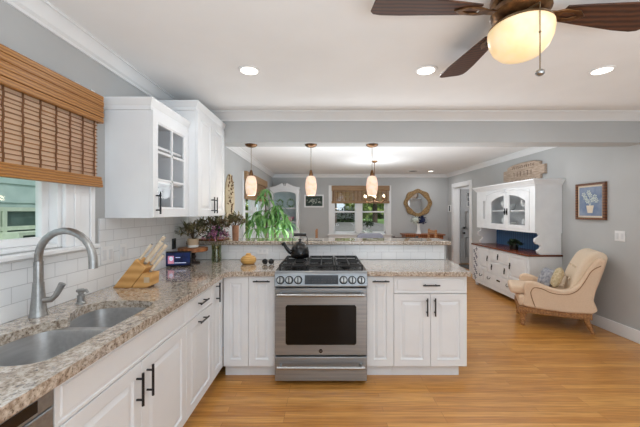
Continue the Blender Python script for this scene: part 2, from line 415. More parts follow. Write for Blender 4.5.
# window_1 : kitchen, over the sink
def win_part(root, name, mat, *boxes, bevel=.004):
    m = MB()
    for b in boxes: m.box(*b)
    return m.build(name, mat, root, bevel=bevel)
w1 = sroot('window_1', (XL, 1.28, KW[2]))
y0, y1, z0, z1 = KW; xi = XL
win_part(w1, 'window_frame', 'trim', (xi-.12, xi, y0, y0+.03, z0, z1), (xi-.12, xi, y1-.03, y1, z0, z1), (xi-.12, xi, y0+.03, y1-.03, z1-.03, z1), (xi-.12, xi, y0+.03, y1-.03, z0, z0+.02))
win_part(w1, 'casing', 'trim', (xi, xi+.022, y1-.005, y1+.20, z0-.005, z1+.12), (xi+.022, xi+.034, y1+.165, y1+.20, z0-.005, z1+.12), (xi+.022, xi+.03, y1+.05, y1+.09, z0-.005, z1+.12), (xi, xi+.022, y0-.12, y0+.005, z0-.005, z1+.12), (xi, xi+.022, y0+.005, y1-.005, z1-.005, z1+.12))
win_part(w1, 'sash', 'trim', (xi-.08, xi-.045, y0+.03, y0+.075, z0+.02, z1-.03), (xi-.08, xi-.045, y1-.075, y1-.03, z0+.02, z1-.03), (xi-.08, xi-.045, y0+.075, y1-.075, z0+.02, z0+.06), (xi-.08, xi-.045, y0+.075, y1-.075, z1-.08, z1-.03), (xi-.08, xi-.045, y0+.075, y1-.075, 1.60, 1.64))
win_part(w1, 'pane', 'winglass', (xi-.066, xi-.062, y0+.07, y1-.07, z0+.05, z1-.07), bevel=0)
win_part(w1, 'sill', 'trim', (xi, xi+.05, y0-.14, y1+.22, z0-.03, z0-.005), (xi, xi+.02, y0-.12, y1+.20, z0-.042, z0-.03), bevel=.008)
# window_2 : dining back wall, two sashes
w2 = sroot('window_2', (.955, YB, BW[2]))
x0, x1, z0, z1 = BW; mid = .93
win_part(w2, 'window_frame', 'trim', (x0, x0+.04, YB, YB+.14, z0, z1), (x1-.04, x1, YB, YB+.14, z0, z1), (mid-.07, mid+.07, YB, YB+.14, z0, z1), (x0, x1, YB, YB+.14, z1-.04, z1), (x0, x1, YB, YB+.14, z0, z0+.02))
win_part(w2, 'casing', 'trim', (x0-.10, x0+.005, YB-.022, YB, z0, z1+.10), (x1-.005, x1+.10, YB-.022, YB, z0, z1+.10), (x0, x1, YB-.022, YB, z1, z1+.10))
win_part(w2, 'sill', 'trim', (x0-.13, x1+.13, YB-.06, YB, z0-.03, z0), (x0-.10, x1+.10, YB-.02, YB, z0-.12, z0-.03))
for a, b in ((x0+.04, mid-.07), (mid+.07, x1-.04)):
    s_ = win_part(w2, 'sash', 'trim', (a, a+.035, YB+.05, YB+.09, z0+.02, z1-.04), (b-.035, b, YB+.05, YB+.09, z0+.02, z1-.04), (a, b, YB+.05, YB+.09, z0+.02, z0+.07), (a, b, YB+.05, YB+.09, 1.395, 1.435), (a, b, YB+.05, YB+.09, z1-.08, z1-.04))
    win_part(s_, 'pane', 'winglass', (a+.03, b-.03, YB+.068, YB+.072, z0+.05, z1-.06), bevel=0)
# window_3 : dining side wall
w3 = sroot('window_3', (XL, 6.37, DW[2]))
y0, y1, z0, z1 = DW; my = 6.37
win_part(w3, 'window_frame', 'trim', (XL-.12, XL, y0, y0+.04, z0, z1), (XL-.12, XL, y1-.04, y1, z0, z1), (XL-.12, XL, my-.07, my+.07, z0, z1), (XL-.12, XL, y0, y1, z1-.04, z1), (XL-.12, XL, y0, y1, z0, z0+.02))
win_part(w3, 'casing', 'trim', (XL, XL+.022, y0-.11, y0+.005, z0, z1+.1), (XL, XL+.022, y1-.005, y1+.11, z0, z1+.1), (XL, XL+.022, my-.05, my+.05, z0, z1), (XL, XL+.022, y0, y1, z1, z1+.1), (XL, XL+.06, y0-.14, y1+.14, z0-.03, z0))
for a, b in ((y0+.04, my-.07), (my+.07, y1-.04)):
    s_ = win_part(w3, 'sash', 'trim', (XL-.09, XL-.05, a, a+.035, z0+.02, z1-.04), (XL-.09, XL-.05, b-.035, b, z0+.02, z1-.04), (XL-.09, XL-.05, a, b, z0+.02, z0+.06), (XL-.09, XL-.05, a, b, 1.40, 1.44))
    win_part(s_, 'pane', 'winglass', (XL-.072, XL-.068, a+.03, b-.03, z0+.05, z1-.06), bevel=0)
# doorway to the foyer and the entry door beyond
d1 = sroot('trim_7', (XR, 7.65, 0))
win_part(d1, 'door_casing', 'trim', (XR-.02, XR-e, 7.09, 7.205, 0, 2.15), (XR-.02, XR-e, 8.095, 8.21, 0, 2.15), (XR-.02, XR-e, 7.205, 8.095, 2.045, 2.15), (XR, XR+.12, 8.085, 8.0995, 0, 2.05), (XR, XR+.12, 7.2005, 7.215, 0, 2.05), (XR, XR+.12, 7.215, 8.085, 2.035, 2.0495))
d2 = sroot('door_1', (4.12, YB, 0))
dx = 3.70
ly = YB-.045
m = MB().box(dx, dx+.86, ly, YB-.003, .01, 2.03)
for (a, b, c, d) in ((.10, .40, .15, .75), (.46, .76, .15, .75), (.10, .40, .90, 1.45), (.46, .76, .90, 1.45)): m.panel((dx+a, ly, c), (1,0,0), (0,0,1), b-a, d-c, .006, .03)
m.build('door_leaf', 'doorgrey', d2)
m = MB()
for i in range(4):
    m.box(dx+.16+i*.16, dx+.175+i*.16, ly-.012, ly, 1.56, 1.95)
for i in range(4): m.box(dx+.16, dx+.655, ly-.012, ly, 1.56+i*.125, 1.575+i*.125)
m.build('glazing_bars', 'trim', d2)
MB().box(dx+.165, dx+.65, ly-.004, ly, 1.565, 1.94).build('pane', 'mirror', d2)
for z in (.84, .98):
    MB().cyl((dx+.07, ly, z), (dx+.07, ly-.05, z), .018, .018, 12).ell((dx+.07, ly-.06, z), .03).build('door_knob' if z < .9 else 'deadbolt', 'black', d2)
win_part(d2, 'door_frame', 'trim', (dx-.09, dx-.002, YB-.03, YB-.002, 0, 2.12), (dx+.862, dx+.95, YB-.03, YB-.002, 0, 2.12), (dx, dx+.86, YB-.03, YB-.002, 2.032, 2.12))
tag(MB().box(3.52, 4.75, 7.3, 8.3, .0005, .012).build('door_mat', 'rug', bevel=.004), 'dark woven mat on the foyer floor before the grey entry door', 'mat')

# ---------------------------------------------------------------- outdoors
struct(MB().box(-90, 90, YB+.4, 140, -.5, -.15).build('lawn', 'grass'))
struct(MB().box(-60, 7, 24, 46, -.15, -.12).build('street', 'street'))
struct(MB().prism([(5.5, 12), (8.2, 12), (7.2, 46), (6.3, 46)], 'z', -.12, -.10).build('driveway', 'street'))
struct(MB().box(-40, XL-.6, -20, YB+.4, -.5, -.15).build('side_yard', 'grass'))
def blobtree(name, label, x, y, h, r, mat='tree', trunk=.25, cat='tree', n=26, group=None):
    t = thing(name, label, cat, (x, y, -.15), 0, group)
    if trunk:
        MB().tube([(x, y, -.15), (x+.05, y, h*.35), (x-.05*h, y, h*.62)], [trunk, trunk*.75, trunk*.4], 10).tube([(x, y, h*.34), (x+r*.5, y+.1, h*.6)], [trunk*.5, trunk*.2], 8).tube([(x, y, h*.4), (x-r*.55, y+.1, h*.62)], [trunk*.5, trunk*.2], 8).build('trunk', 'bark', t)
    m = MB()
    for i in range(n*14):
        a = rnd.uniform(0, 6.28); q = r*rnd.random()**.45; zc = (h*.68 if trunk else h*.45)+rnd.gauss(0, .36)*(h*.42)
        zc = max(zc, h*.32 if trunk else 0); k = r*rnd.uniform(.10, .2)
        c = Vector((x+q*math.cos(a), y+q*math.sin(a)*.8, zc))
        for _ in range(3):
            d = Vector((rnd.gauss(0,1), rnd.gauss(0,1), rnd.gauss(0,.6)))
            m.leaf(c, d, k*2, k, .8, .1, 2)
    m.build('foliage', mat, t, fix=False, smooth=0)
blobtree('shade_tree', 'broad green tree seen through the left sash of the dining window', 1.2, 38, 9, 3.2, n=34)
blobtree('shade_tree', 'green tree with a dark trunk seen through the right sash of the dining window', 7.4, 46, 9, 3.2, trunk=.4, n=34)
blobtree('shade_tree', 'distant tree seen between the two sashes of the dining window', 11, 100, 18, 6, n=34)
blobtree('hedge', 'long hedge far behind the trees in the right sash of the dining window', 12, 75, 5, 6, 'tree', 0, 'hedge', 40)
blobtree('round_shrub', 'small dark rounded shrub on the lawn, low in the right sash', 3.88, 28, 1.0, .5, 'treedk', 0, 'shrub', 14)
blobtree('hedge', 'long dark hedge across the street, low in the left sash', 2.6, 49, 2.4, 2.6, 'treedk', 0, 'hedge', 24)
blobtree('yard_shrub', 'green shrub outside the dining side window', -4.6, 15.5, 2.4, 1.1, 'tree', 0, 'shrub', 30)
blobtree('yard_tree', 'green tree beyond the shrub outside the dining side window', -8.5, 26, 6, 2.6, 'tree', .2)
# neighbour's green shed seen through the kitchen window
sh = thing('garden_shed', 'green clapboard shed with pale timber frames seen outside the kitchen window', 'shed', (-4.3, 3.9, -.15))
m = MB()
for i in range(11):
    m.prism([(-4.3, -.15+i*.24), (-3.985, -.15+i*.24), (-4.0, .09+i*.24), (-4.3, .09+i*.24)], 'y', 2.2, 4.42)
m.build('siding', 'siding', sh)
MB().box(-4.25, -3.99, 4.42, 4.70, -.15, 2.5).build('corner_panel', 'sidingdk', sh)
MB().box(-3.985, -3.965, 3.78, 4.24, 1.0, 1.42).build('window_opening', 'sidingdk', sh)
m = MB()
for z in (.98, 1.18, 1.42): m.box(-3.965, -3.93, 3.7, 4.32, z, z+.05)
for y in (3.7, 3.78, 4.27): m.box(-3.965, -3.925, y, y+.05, .6, 1.47)
m.build('timber_frame', 'woodgreen', sh)
for k in range(3):
    MB().box(-3.95, -3.7, 3.75+.12*k, 4.62, 1.12-.14*k, 1.16-.14*k).build('step', 'woodgreen', sh)
MB().box(-3.95, -3.9, 4.36, 4.41, -.15, 1.3).box(-3.95, -3.9, 4.58, 4.63, -.15, 1.3).box(-3.95, -3.7, 3.75, 3.8, -.15, 1.12).build('step_posts', 'woodgreen', sh)
# ---------------------------------------------------------------- cabinets
CF, FY = -.86, 2.61          # cabinet faces: left run (X), peninsula (Y)
def pull(parent, c, d, n, L=.15):
    c, d, n = Vector(c), Vector(d), Vector(n); m = MB()
    m.cyl(c-d*L/2+n*.03, c+d*L/2+n*.03, .006, n=10)
    for s in (-1, 1): m.cyl(c+d*s*L*.32, c+d*s*L*.32+n*.031, .005, n=8)
    return m.build('pull', 'pull', parent)
X_, Y_, Z_ = Vector((1,0,0)), Vector((0,1,0)), Vector((0,0,1))
def base_cab(label, side, a, b, fronts, hollow=False, toe_end=0):
    """side 'L': faces +X, spans Y a..b ; side 'F': faces -Y, spans X a..b. fronts: (kind, u0, u1, z0, z1, style, pull spec)"""
    if side == 'L': loc = ((XL+CF)/2, (a+b)/2, 0)
    else: loc = ((a+b)/2, (FY+3.22)/2, 0)
    t = thing('base_cabinet', label, 'cabinet', loc, 0, 'base cabinets')
    m = MB(); T = .019; x0, x1 = XL+.012, CF-.021
    g = .0008
    if side == 'L':
        if hollow: m.box(x0, x1, a+g, a+T, .1, .872).box(x0, x1, b-T, b-g, .1, .872).box(x0, x1, a+T, b-T, .1, .12).box(x0, x0+.01, a+T, b-T, .12, .872).box(x1-.02, x1, a+T, b-T, .70, .872)
        else: m.box(x0, x1, a+g, b-g, .1, .872)
    else: m.box(a+g, b-g, FY+.021, 3.22, .1, .872)
    m.build('carcass', 'cab', t)
    if side == 'L': MB().box(x0, CF-.085, a+g, b-g, .001, .1).build('toe_kick', 'cab', t)
    else: MB().box(a+g, b-g-toe_end, FY+.07, 3.2, .001, .1).build('toe_kick', 'cab', t)
    for (kind, u0, u1, z0, z1, style, pl) in fronts:
        if side == 'L': O, U = (CF-.02, u0+.0015, z0), Y_
        else: O, U = (u0+.0015, FY+.02, z0), X_
        f = MB().panel(O, U, Z_, u1-u0-.003, z1-z0, .02, .058, style).build(kind, 'cab', t, smooth=20)
        if pl:
            u, z, d = pl
            n = X_ if side == 'L' else -Y_
            c = (CF, u, z) if side == 'L' else (u, FY, z)
            pull(f, c, {'v': Z_, 'h': U}[d], n, .15 if d == 'v' else .14)
    return t
base_cab('white sink base cabinet with a false front and two tall doors, beside the dishwasher', 'L', .985, 1.925,
    [('false_front', .985, 1.925, .715, .868, 'groove', None), ('door', .985, 1.455, .11, .71, 'raised', (1.415, .60, 'v')), ('door', 1.455, 1.925, .11, .71, 'raised', (1.497, .60, 'v'))], True)
base_cab('white base cabinet with one drawer over one door, between sink base and corner', 'L', 1.925, 2.37,
    [('drawer', 1.925, 2.37, .715, .868, 'groove', (2.15, .79, 'h')), ('door', 1.925, 2.37, .11, .71, 'raised', (2.15, .665, 'h'))])
base_cab('narrow white base cabinet with a vertical pull at the inside corner', 'L', 2.37, 2.608,
    [('door', 2.37, 2.608, .11, .868, 'raised', (2.45, .775, 'v'))])
base_cab('white corner base cabinet with a plain door and no pull', 'F', -.86, -.645,
    [('door', -.857, -.645, .11, .868, 'raised', None)])
base_cab('white pull-out base cabinet with a horizontal pull, left of the range', 'F', -.645, -.418,
    [('pull_out_front', -.645, -.418, .11, .868, 'raised', (-.53, .83, 'h'))])
base_cab('white pull-out base cabinet with a horizontal pull, right of the range', 'F', .352, .58,
    [('pull_out_front', .352, .58, .11, .868, 'raised', (.466, .83, 'h'))])
base_cab('wide white base cabinet with one drawer over two doors, at the end of the peninsula', 'F', .58, 1.196,
    [('drawer', .58, 1.196, .725, .868, 'groove', (.888, .797, 'h')), ('door', .58, .888, .11, .72, 'raised', (.855, .615, 'v')), ('door', .888, 1.196, .11, .72, 'raised', (.921, .615, 'v'))], toe_end=.04)
# dishwasher
dw = thing('dishwasher', 'stainless dishwasher under the counter beside the sink base cabinet', 'dishwasher', (-1.1, .68, 0))
MB().box(XL+.02, CF-.03, .388, .98, .02, .865).build('tub', 'black', dw)
MB().box(CF-.03, CF+.006, .39, .978, .11, .80).build('door', 'steel', dw, bevel=.005)
MB().box(CF-.03, CF+.006, .39, .978, .803, .862).build('control_panel', 'steel', dw, bevel=.004)
MB().box(CF-.02, CF+.0075, .45, .92, .815, .85).build('control_strip', 'black', dw)
MB().box(XL+.1, CF-.09, .39, .978, .001, .11).build('toe_kick', 'black', dw)
# counters
CT0, CT1 = .874, .914
cut = catmull([(-.925,1.08),(-.92,1.25),(-.92,1.42),(-.92,1.62),(-.945,1.70),(-1.02,1.735),(-1.14,1.74),(-1.235,1.71),(-1.265,1.62),(-1.245,1.52),(-1.20,1.445),(-1.265,1.37),(-1.295,1.26),(-1.285,1.13),(-1.225,1.04),(-1.12,1.0),(-1.0,1.0),(-.94,1.03)], 4)
outer = [(XL+.011,.32),(-.822,.32),(-.822,2.50),(-.806,2.56),(-.76,2.575),(-.418,2.58),(-.418,3.234),(XL+.011,3.234)]
f = lambda p, s: (p[0], p[1], (CT0, CT1)[s])
tag(MB().slab([[Vector((*q, 0)) for q in outer], cut], f).build('countertop', 'granite', bevel=.006), 'speckled beige granite L-shaped countertop with the sink cut out', 'countertop')
tag(MB().slab([[Vector((*q, 0)) for q in ((.352,2.58),(1.21,2.56),(1.215,2.6),(1.295,3.234),(.352,3.234))]], f).build('countertop', 'granite', bevel=.006), 'speckled beige granite countertop on the peninsula right of the range', 'countertop')
tag(MB().box(XL+.001, 1.30, 3.19, 3.58, 1.0705, 1.11).build('bar_top', 'granite', bevel=.008), 'raised granite bar ledge on the half wall behind the range', 'bar top')
# sink
sk = thing('double_sink', 'stainless steel double-bowl undermount sink in the granite countertop', 'sink', (-1.1, 1.36, .70))
def bowl(x0, x1, y0, y1, z, fx0, fx1, fy0, fy1):
    cx, cy, hx, hy = (x0+x1)/2, (y0+y1)/2, (x1-x0)/2, (y1-y0)/2; N = 48
    def sup(s, zz, p=5):
        out = []
        for k in range(N):
            a = 2*math.pi*k/N; c, q = math.cos(a), math.sin(a)
            out.append((cx+s*hx*math.copysign(abs(c)**(2/p), c), cy+s*hy*math.copysign(abs(q)**(2/p), q), zz))
        return out
    flange = []
    for k in range(N):
        a = 2*math.pi*k/N; c, q = math.cos(a), math.sin(a); mxx = max(abs(c), abs(q))
        flange.append((cx+(c/mxx)*((fx1-cx) if c > 0 else (cx-fx0)), cy+(q/mxx)*((fy1-cy) if q > 0 else (cy-fy0)), .8725))
    m = MB(); m.rings([flange, sup(1, .8725), sup(.985, .862), sup(.97, z+.03), sup(.93, z+.006), sup(.8, z), sup(.12, z-.004)], False, True)
    o = m.build('bowl', 'steelv', sk, smooth=50)
    MB().lathe([(.0, 0), (.042, 0), (.045, .003), (.03, .004), (.028, .001), (0, .001)], (cx, cy, z-.001), 20).build('drain', 'nickel', sk)
bowl(-1.30, -.912, .985, 1.415, .70, -1.325, -.885, .95, 1.43)
bowl(-1.275, -.912, 1.445, 1.745, .72, -1.325, -.885, 1.431, 1.77)
# faucet
fb = Vector((-1.367, 1.479, CT1))
fc = thing('kitchen_faucet', 'tall brushed nickel gooseneck faucet standing behind the sink', 'faucet', fb)
m = MB(); pts = [fb+Vector((0,0,.10)), fb+Vector((0,0,.26))]
for k in range(0, 15):
    a = math.pi-k*math.pi*.94/14
    pts.append(Vector((fb.x+.15+.15*math.cos(a), fb.y-.05*k/14, 1.172+.15*math.sin(a))))
m.tube(pts, [.019]*2+[.016]*15, 14).build('spout', 'nickel', fc, smooth=60)
MB().lathe([(.036, 0), (.036, .006), (.033, .012), (.027, .08), (.0225, .14), (.022, .16)], fb, 20).build('body', 'nickel', fc)
MB().tube([pts[-2], pts[-1], pts[-1]+Vector((.003,-.002,-.05))], [.0165, .018, .0185], 14).build('spray_head', 'nickel', fc)
hb = fb+Vector((.02, 0, .075))
MB().tube([hb-Vector((.015,0,0)), hb+Vector((.035,.008,.002)), hb+Vector((.052,.012,.02)), hb+Vector((.078,.02,.075))], [.016, .014, .012, .015], 12).build('lever', 'nickel', fc)
sd = P(81, 303.3, 1.684); sd.z = CT1
so = thing('soap_dispenser', 'short brushed nickel soap pump on the counter beside the faucet', 'soap dispenser', sd)
MB().lathe([(.024, 0), (.024, .006), (.019, .012), (.018, .045), (.012, .05), (.012, .06)], sd, 18).build('collar', 'nickel', so)
MB().tube([sd+Vector((0,0,.055)), sd+Vector((0,0,.078))], .014, 12).tube([sd+Vector((-.012,-.01,.07)), sd+Vector((.045,-.02,.076)), sd+Vector((.055,-.024,.066))], [.009, .008, .006], 10).build('pump_head', 'nickel', so)
# wall cabinets
def wall_cab(label, xf, a, b, z0, z1, glassdoor):
    x0 = XL+.0005
    t = thing('wall_cabinet', label, 'cabinet', ((x0+xf)/2, (a+b)/2, z0), 0, 'wall cabinets'); T = .018
    xb = xf-.021
    m = MB()
    if glassdoor:
        m.box(x0, xb, a, a+T, z0, z1).box(x0, xb, b-T, b-.001, z0, z1).box(x0, xb, a+T, b-T, z0, z0+T).box(x0, xb, a+T, b-T, z1-T, z1).box(x0, x0+.008, a+T, b-T, z0+T, z1-T)
    else: m.box(x0, xb, a, b, z0, z1)
    m.build('carcass', 'cab', t)
    # crown, mitred around the free side and the front
    prof = [(0, -.012), (.012, -.012), (.014, .012), (.022, .022), (.028, .04), (.034, .05), (.034, .062), (0, .062)]
    loops = [[(x0, a-d, z1+h) for d, h in prof], [(xb+d, a-d, z1+h) for d, h in prof], [(xb+d, b-.001, z1+h) for d, h in prof]]
    MB().rings([[Vector(q) for q in l] for l in loops]).build('crown', 'cab', t, smooth=25)
    MB().box(x0, xb+.001, a, b-.001, z1+.03, z1+.06).build('top_board', 'cab', t)
    if glassdoor:
        O = (xb+.001, a+.002, z0+.002); wd, hd = b-a-.004, z1-z0-.014; fr = .072
        d = MB(); r = [(0,0),(0,.018),(.002,.02),(fr-.012,.02),(fr,.012),(fr,.0)]
        loops = [[Vector(O)+Y_*u+Z_*v+X_*k for u, v in ((i,i),(wd-i,i),(wd-i,hd-i),(i,hd-i))] for i, k in r]
        d.rings(loops+[loops[0]], False, False)
        d.box(xb+.006, xb+.017, a+wd/2-.009, a+wd/2+.009, z0+fr, z0+hd-fr)
        for k in (1, 2): d.box(xb+.006, xb+.017, a+fr, a+wd-fr, z0+fr+(hd-2*fr)*k/3-.008, z0+fr+(hd-2*fr)*k/3+.008)
        dr = d.build('door', 'cab', t, smooth=20)
        MB().box(xb+.008, xb+.011, a+fr, a+wd-fr, z0+fr, z0+hd-fr).build('pane', 'glass', dr)
        pull(dr, (xf, a+.036, z0+.10), Z_, X_, .15)
        for k in (1, 2): MB().box(x0+.01, xb-.01, a+T, b-T, z0+(z1-z0)*k/3, z0+(z1-z0)*k/3+.016).build('shelf', 'cabin', t)
    else:
        wd = (b-a)/2
        for k in (0, 1):
            dr = MB().panel((xb+.001, a+k*wd+.002, z0+.002), Y_, Z_, wd-.004, z1-z0-.014, .02, .055).build('door', 'cab', t, smooth=20)
            pull(dr, (xf, a+wd-.035+.07*k, z0+.10), Z_, X_, .15)
wall_cab('white wall cabinet with a six-pane glass door, nearer the window', -1.124, 2.026, 2.560, 1.371, 2.09, True)
wall_cab('taller white wall cabinet with two solid doors, beside the ceiling beam', -1.05, 2.563, 3.24, 1.373, 2.262, False)
# ---------------------------------------------------------------- range
RX0, RX1, RY = -.413, .347, 2.53
rg = thing('gas_range', 'stainless steel slide-in gas range with black grates and an oven window', 'range', (-.033, 2.88, 0))
MB().box(RX0+.004, RX1-.004, RY+.05, 3.225, .03, .895).build('body', 'steel', rg)
MB().box(RX0+.03, RX1-.03, RY+.10, 3.15, .001, .03).build('plinth', 'black', rg)
MB().box(RX0, RX1, RY+.035, 3.228, .896, .918).build('cooktop', 'black', rg, bevel=.006)
cp = MB().prism([(RY+.05, .80), (RY-.012, .80), (RY-.016, .808), (RY+.01, .905), (RY+.035, .922), (RY+.05, .922)], 'x', RX0, RX1).build('control_panel', 'steel', rg, bevel=.004)
def onpanel(x, z, d=0):
    t = (z-.808)/.097; return Vector((x, RY-.016+.026*t-d*.966, z-d*-.26))
nrm = Vector((0, -.966, .26))
m = MB(); c = [onpanel(x, z, .0) for x, z in ((-.165,.822),(.108,.822),(.108,.893),(-.165,.893))]
m.rings([c, [q+nrm*.003 for q in c]]); disp = m.build('display', 'display', rg)
m = MB()
for i in range(9):
    for j in range(2):
        q = onpanel(-.135+i*.026, .836+j*.022); m.rings([[q+Vector((a,0,0))+nrm*(.0035)+Vector((0,.26*b*.9,.966*b)) for a, b in ((0,0),(.015,0),(.015,.008),(0,.008))], [q+Vector((a,0,0))+nrm*.0042+Vector((0,.26*b*.9,.966*b)) for a, b in ((0,0),(.015,0),(.015,.008),(0,.008))]])
m.build('buttons', 'pull', disp)
for x in (-.363, -.291, -.218, .151, .222, .295):
    q = onpanel(x, .855)
    k = MB().tube([q+nrm*.004, q+nrm*.008, q+nrm*.03], [.027, .025, .022], 20).build('knob', 'nickel', rg)
    MB().tube([q, q+nrm*.004], [.034, .033], 20).build('knob_skirt', 'black', k)
    MB().box(q.x-.004, q.x+.004, q.y-.040, q.y-.026, q.z-.016, q.z+.03).build('grip', 'pull', k, bevel=.002)
dy = RY-.012
od = MB().box(RX0+.004, RX1-.004, dy, RY+.05, .245, .79).build('oven_door', 'steel', rg, bevel=.006)
r_ = catmull([(-.31,.36),(-.31,.62),(-.295,.645),(.235,.645),(.25,.62),(.25,.36),(.235,.335),(-.295,.335)], 1)
MB().slab([[(-.32+.0,.345),(-.32,.64),(-.308,.655),(.242,.655),(.254,.64),(.254,.345),(.242,.332),(-.308,.332)]], lambda p, s: (p[0], dy-.004*s, p[1])).build('oven_window', 'oven', od)
def barhandle(z, parent):
    m = MB(); y = dy-.045
    m.tube([(RX0+.03, y, z), (RX1-.03, y, z)], .013, 14)
    for x in (RX0+.055, RX1-.055): m.cyl((x, dy+.004, z), (x, y, z), .011, n=10)
    m.build('handle', 'nickel', parent)
barhandle(.745, od)
eq = Vector((-.035, dy, .283))
em = MB().cyl(eq, eq-Vector((0,.003,0)), .017, n=24).build('emblem', 'nickel', od)
MB().lathe([(.0125, -.0045), (.0155, -.0045), (.0155, -.0028), (.0125, -.0028), (.0125, -.0045)], eq, 24, 'y').build('emblem_ring', 'black', em)
cu = bpy.data.curves.new('txt', 'FONT'); cu.body = 'GE'; cu.size = .018; cu.align_x = 'CENTER'; cu.align_y = 'CENTER'; cu.extrude = .0008
to = bpy.data.objects.new('txt', cu); C.objects.link(to); bpy.context.view_layer.update()
me = bpy.data.meshes.new_from_object(to); bpy.data.objects.remove(to)
m = MB(); m.bm.from_mesh(me); m.bm.transform(Matrix.Translation(eq-Vector((0,.0052,0))) @ Matrix.Rotation(R(90), 4, 'X')); m.build('emblem_letters', 'nickel', em, smooth=0)
sd_ = MB().box(RX0+.004, RX1-.004, dy, RY+.05, .035, .232).build('storage_drawer', 'steel', rg, bevel=.006)
barhandle(.165, sd_)
# grates & burners
m = MB()
for (bx, by, br) in ((-.25,2.76,.05),(-.25,3.05,.04),(-.033,2.90,.055),(.185,2.76,.045),(.185,3.05,.04)):
    b_ = MB().lathe([(br*.9, 0), (br*.9, .012), (br*.6, .014), (br*.6, .02), (0, .021)], (bx, by, .918), 20).build('burner', 'iron', rg)
    MB().lathe([(br*.62, .0), (br*.62, .006), (0, .008)], (bx, by, .9385), 20).build('burner_cap', 'black', b_)
for (gx0, gx1) in ((RX0+.025, -.16), (-.153, .087), (.094, RX1-.025)):
    m = MB(); g0, g1 = 2.615, 3.19; zt = .962
    for x in (gx0+.006, gx1-.006): m.box(x-.006, x+.006, g0, g1, zt-.014, zt)
    for y in (g0+.006, (g0+g1)/2, g1-.006): m.box(gx0, gx1, y-.006, y+.006, zt-.014, zt)
    cx = (gx0+gx1)/2
    m.box(cx-.005, cx+.005, g0, g1, zt-.012, zt)
    for y in (2.70, 2.83, 2.98, 3.11): m.box(gx0+.02, gx1-.02, y-.005, y+.005, zt-.012, zt)
    for x in (gx0+.008, gx1-.008):
        for y in (g0+.008, g1-.008): m.box(x-.007, x+.007, y-.007, y+.007, .918, zt-.01)
    m.build('grate', 'iron', rg, bevel=.002)
# kettle on the back left burner
kc = Vector((-.245, 3.03, .9625)); K = .88
kt = thing('tea_kettle', 'black enamel tea kettle on the back left burner of the range', 'kettle', kc)
m = MB().lathe([(.070*K,0),(.092*K,.004),(.102*K,.025),(.102*K,.06),(.09*K,.10),(.068*K,.132),(.044*K,.148)], kc, 28).build('body', 'black', kt, smooth=60)
MB().lathe([(.046*K,.144),(.04*K,.155),(.012,.16),(.008,.165),(.016,.172),(.016,.18),(.008,.186)], kc, 20).build('lid', 'black', kt)
MB().tube([kc+Vector((-.08*K,0,.05)), kc+Vector((-.12*K,-.01,.065)), kc+Vector((-.15*K,-.015,.10)), kc+Vector((-.17*K,-.02,.135))], [.028, .022, .016, .015], 12).build('spout', 'black', kt)
MB().tube([kc+Vector((-.172*K,-.02,.128)), kc+Vector((-.185*K,-.024,.15))], [.02, .02], 12).build('spout_cap', 'black', kt)
m = MB()
for s in (-1, 1): m.tube([kc+Vector((s*.062,0,.118)), kc+Vector((s*.076,0,.15)), kc+Vector((s*.072,0,.19)), kc+Vector((s*.056,0,.224))], .003, 8)
hd = m.build('handle', 'black', kt)
MB().tube([kc+Vector((-.062,0,.225)), kc+Vector((0,0,.227)), kc+Vector((.062,0,.225))], .014, 12).build('grip', 'black', hd)
# ---------------------------------------------------------------- window shades
vx = -1.36
vs = thing('bamboo_shade', 'brown bamboo roman shade with a deep valance over the kitchen window', 'window shade', (-1.40, 1.33, 1.558))
ya, yb = .72, 1.908
m = MB()
for k in range(5):
    zb = 1.952+k*.0335
    m.box(vx-.014, vx+(.002 if k % 2 else 0), ya, yb, zb, zb+.0325)
m.box(XL+.036, vx-.014, yb-.012, yb, 1.952, 2.118).box(XL+.036, vx-.014, ya, ya+.012, 1.952, 2.118).box(XL+.0345, vx-.002, ya, yb, 2.105, 2.1185)
m.build('valance', 'bamboo', vs, bevel=.004)
m = MB().box(-1.3925, -1.3905, .75, 1.885, 1.60, 2.10); m.build('woven_panel', 'weave', vs)
m = MB(); z = 1.64; k = 0
while z < 2.09:
    h = rnd.uniform(.004, .006); m.box(-1.390, -1.385, .748, 1.887, z, z+h); z += h+rnd.uniform(.014, .020)
m.build('slats', 'slat', vs)
y = .80
while y < 1.88:
    m = MB()
    for q in range(20): m.box(-1.3855, -1.383, y+.002*math.sin(q*1.7), y+.009+.002*math.sin(q*1.7), 1.62+q*.024, 1.644+q*.024)
    m.build('vertical_cord', 'cordbrown', vs); y += .088
m = MB()
for k, (dx, za, zb_) in enumerate(((.008, 1.592, 1.625), (.016, 1.572, 1.605), (.022, 1.560, 1.578))):
    m.box(-1.398+dx*.2, -1.385+dx, .735, 1.915-.004*k, za, zb_)
m.build('bottom_fold', 'bamboo', vs, bevel=.004)
def shade(label, back, u0, u1, z0, z1, loc):
    t = thing('bamboo_shade', label, 'window shade', loc)
    def bx(m, a, b, d0, d1, s, e_): return m.box(a, b, YB-d1, YB-d0, s, e_) if back else m.box(XL+d0, XL+d1, a, b, s, e_)
    bx(MB(), u0, u1, .024, .075, z1-.14, z1).build('valance', 'bambooy', t, bevel=.004)
    m = MB(); z = z0+.05
    while z < z1-.14: bx(m, u0+.01, u1-.01, .034, .042, z, z+.013); z += .016
    m.build('slats', 'bambooy', t)
    u = u0+.05
    while u < u1: bx(MB(), u, u+.014, .042, .046, z0, z1-.14).build('vertical_cord', 'cordbrown', t); u += .11
    bx(MB(), u0, u1, .03, .06, z0, z0+.06).build('bottom_fold', 'bambooy', t, bevel=.004)
shade('tan bamboo shade on the dining window behind the chandelier', True, .18, 1.76, 1.645, 2.13, (.97, YB-.03, 1.645))
shade('tan bamboo shade on the dining side window behind the leftmost pendant', False, 5.42, 7.36, 1.64, 2.13, (XL+.03, 6.4, 1.64))

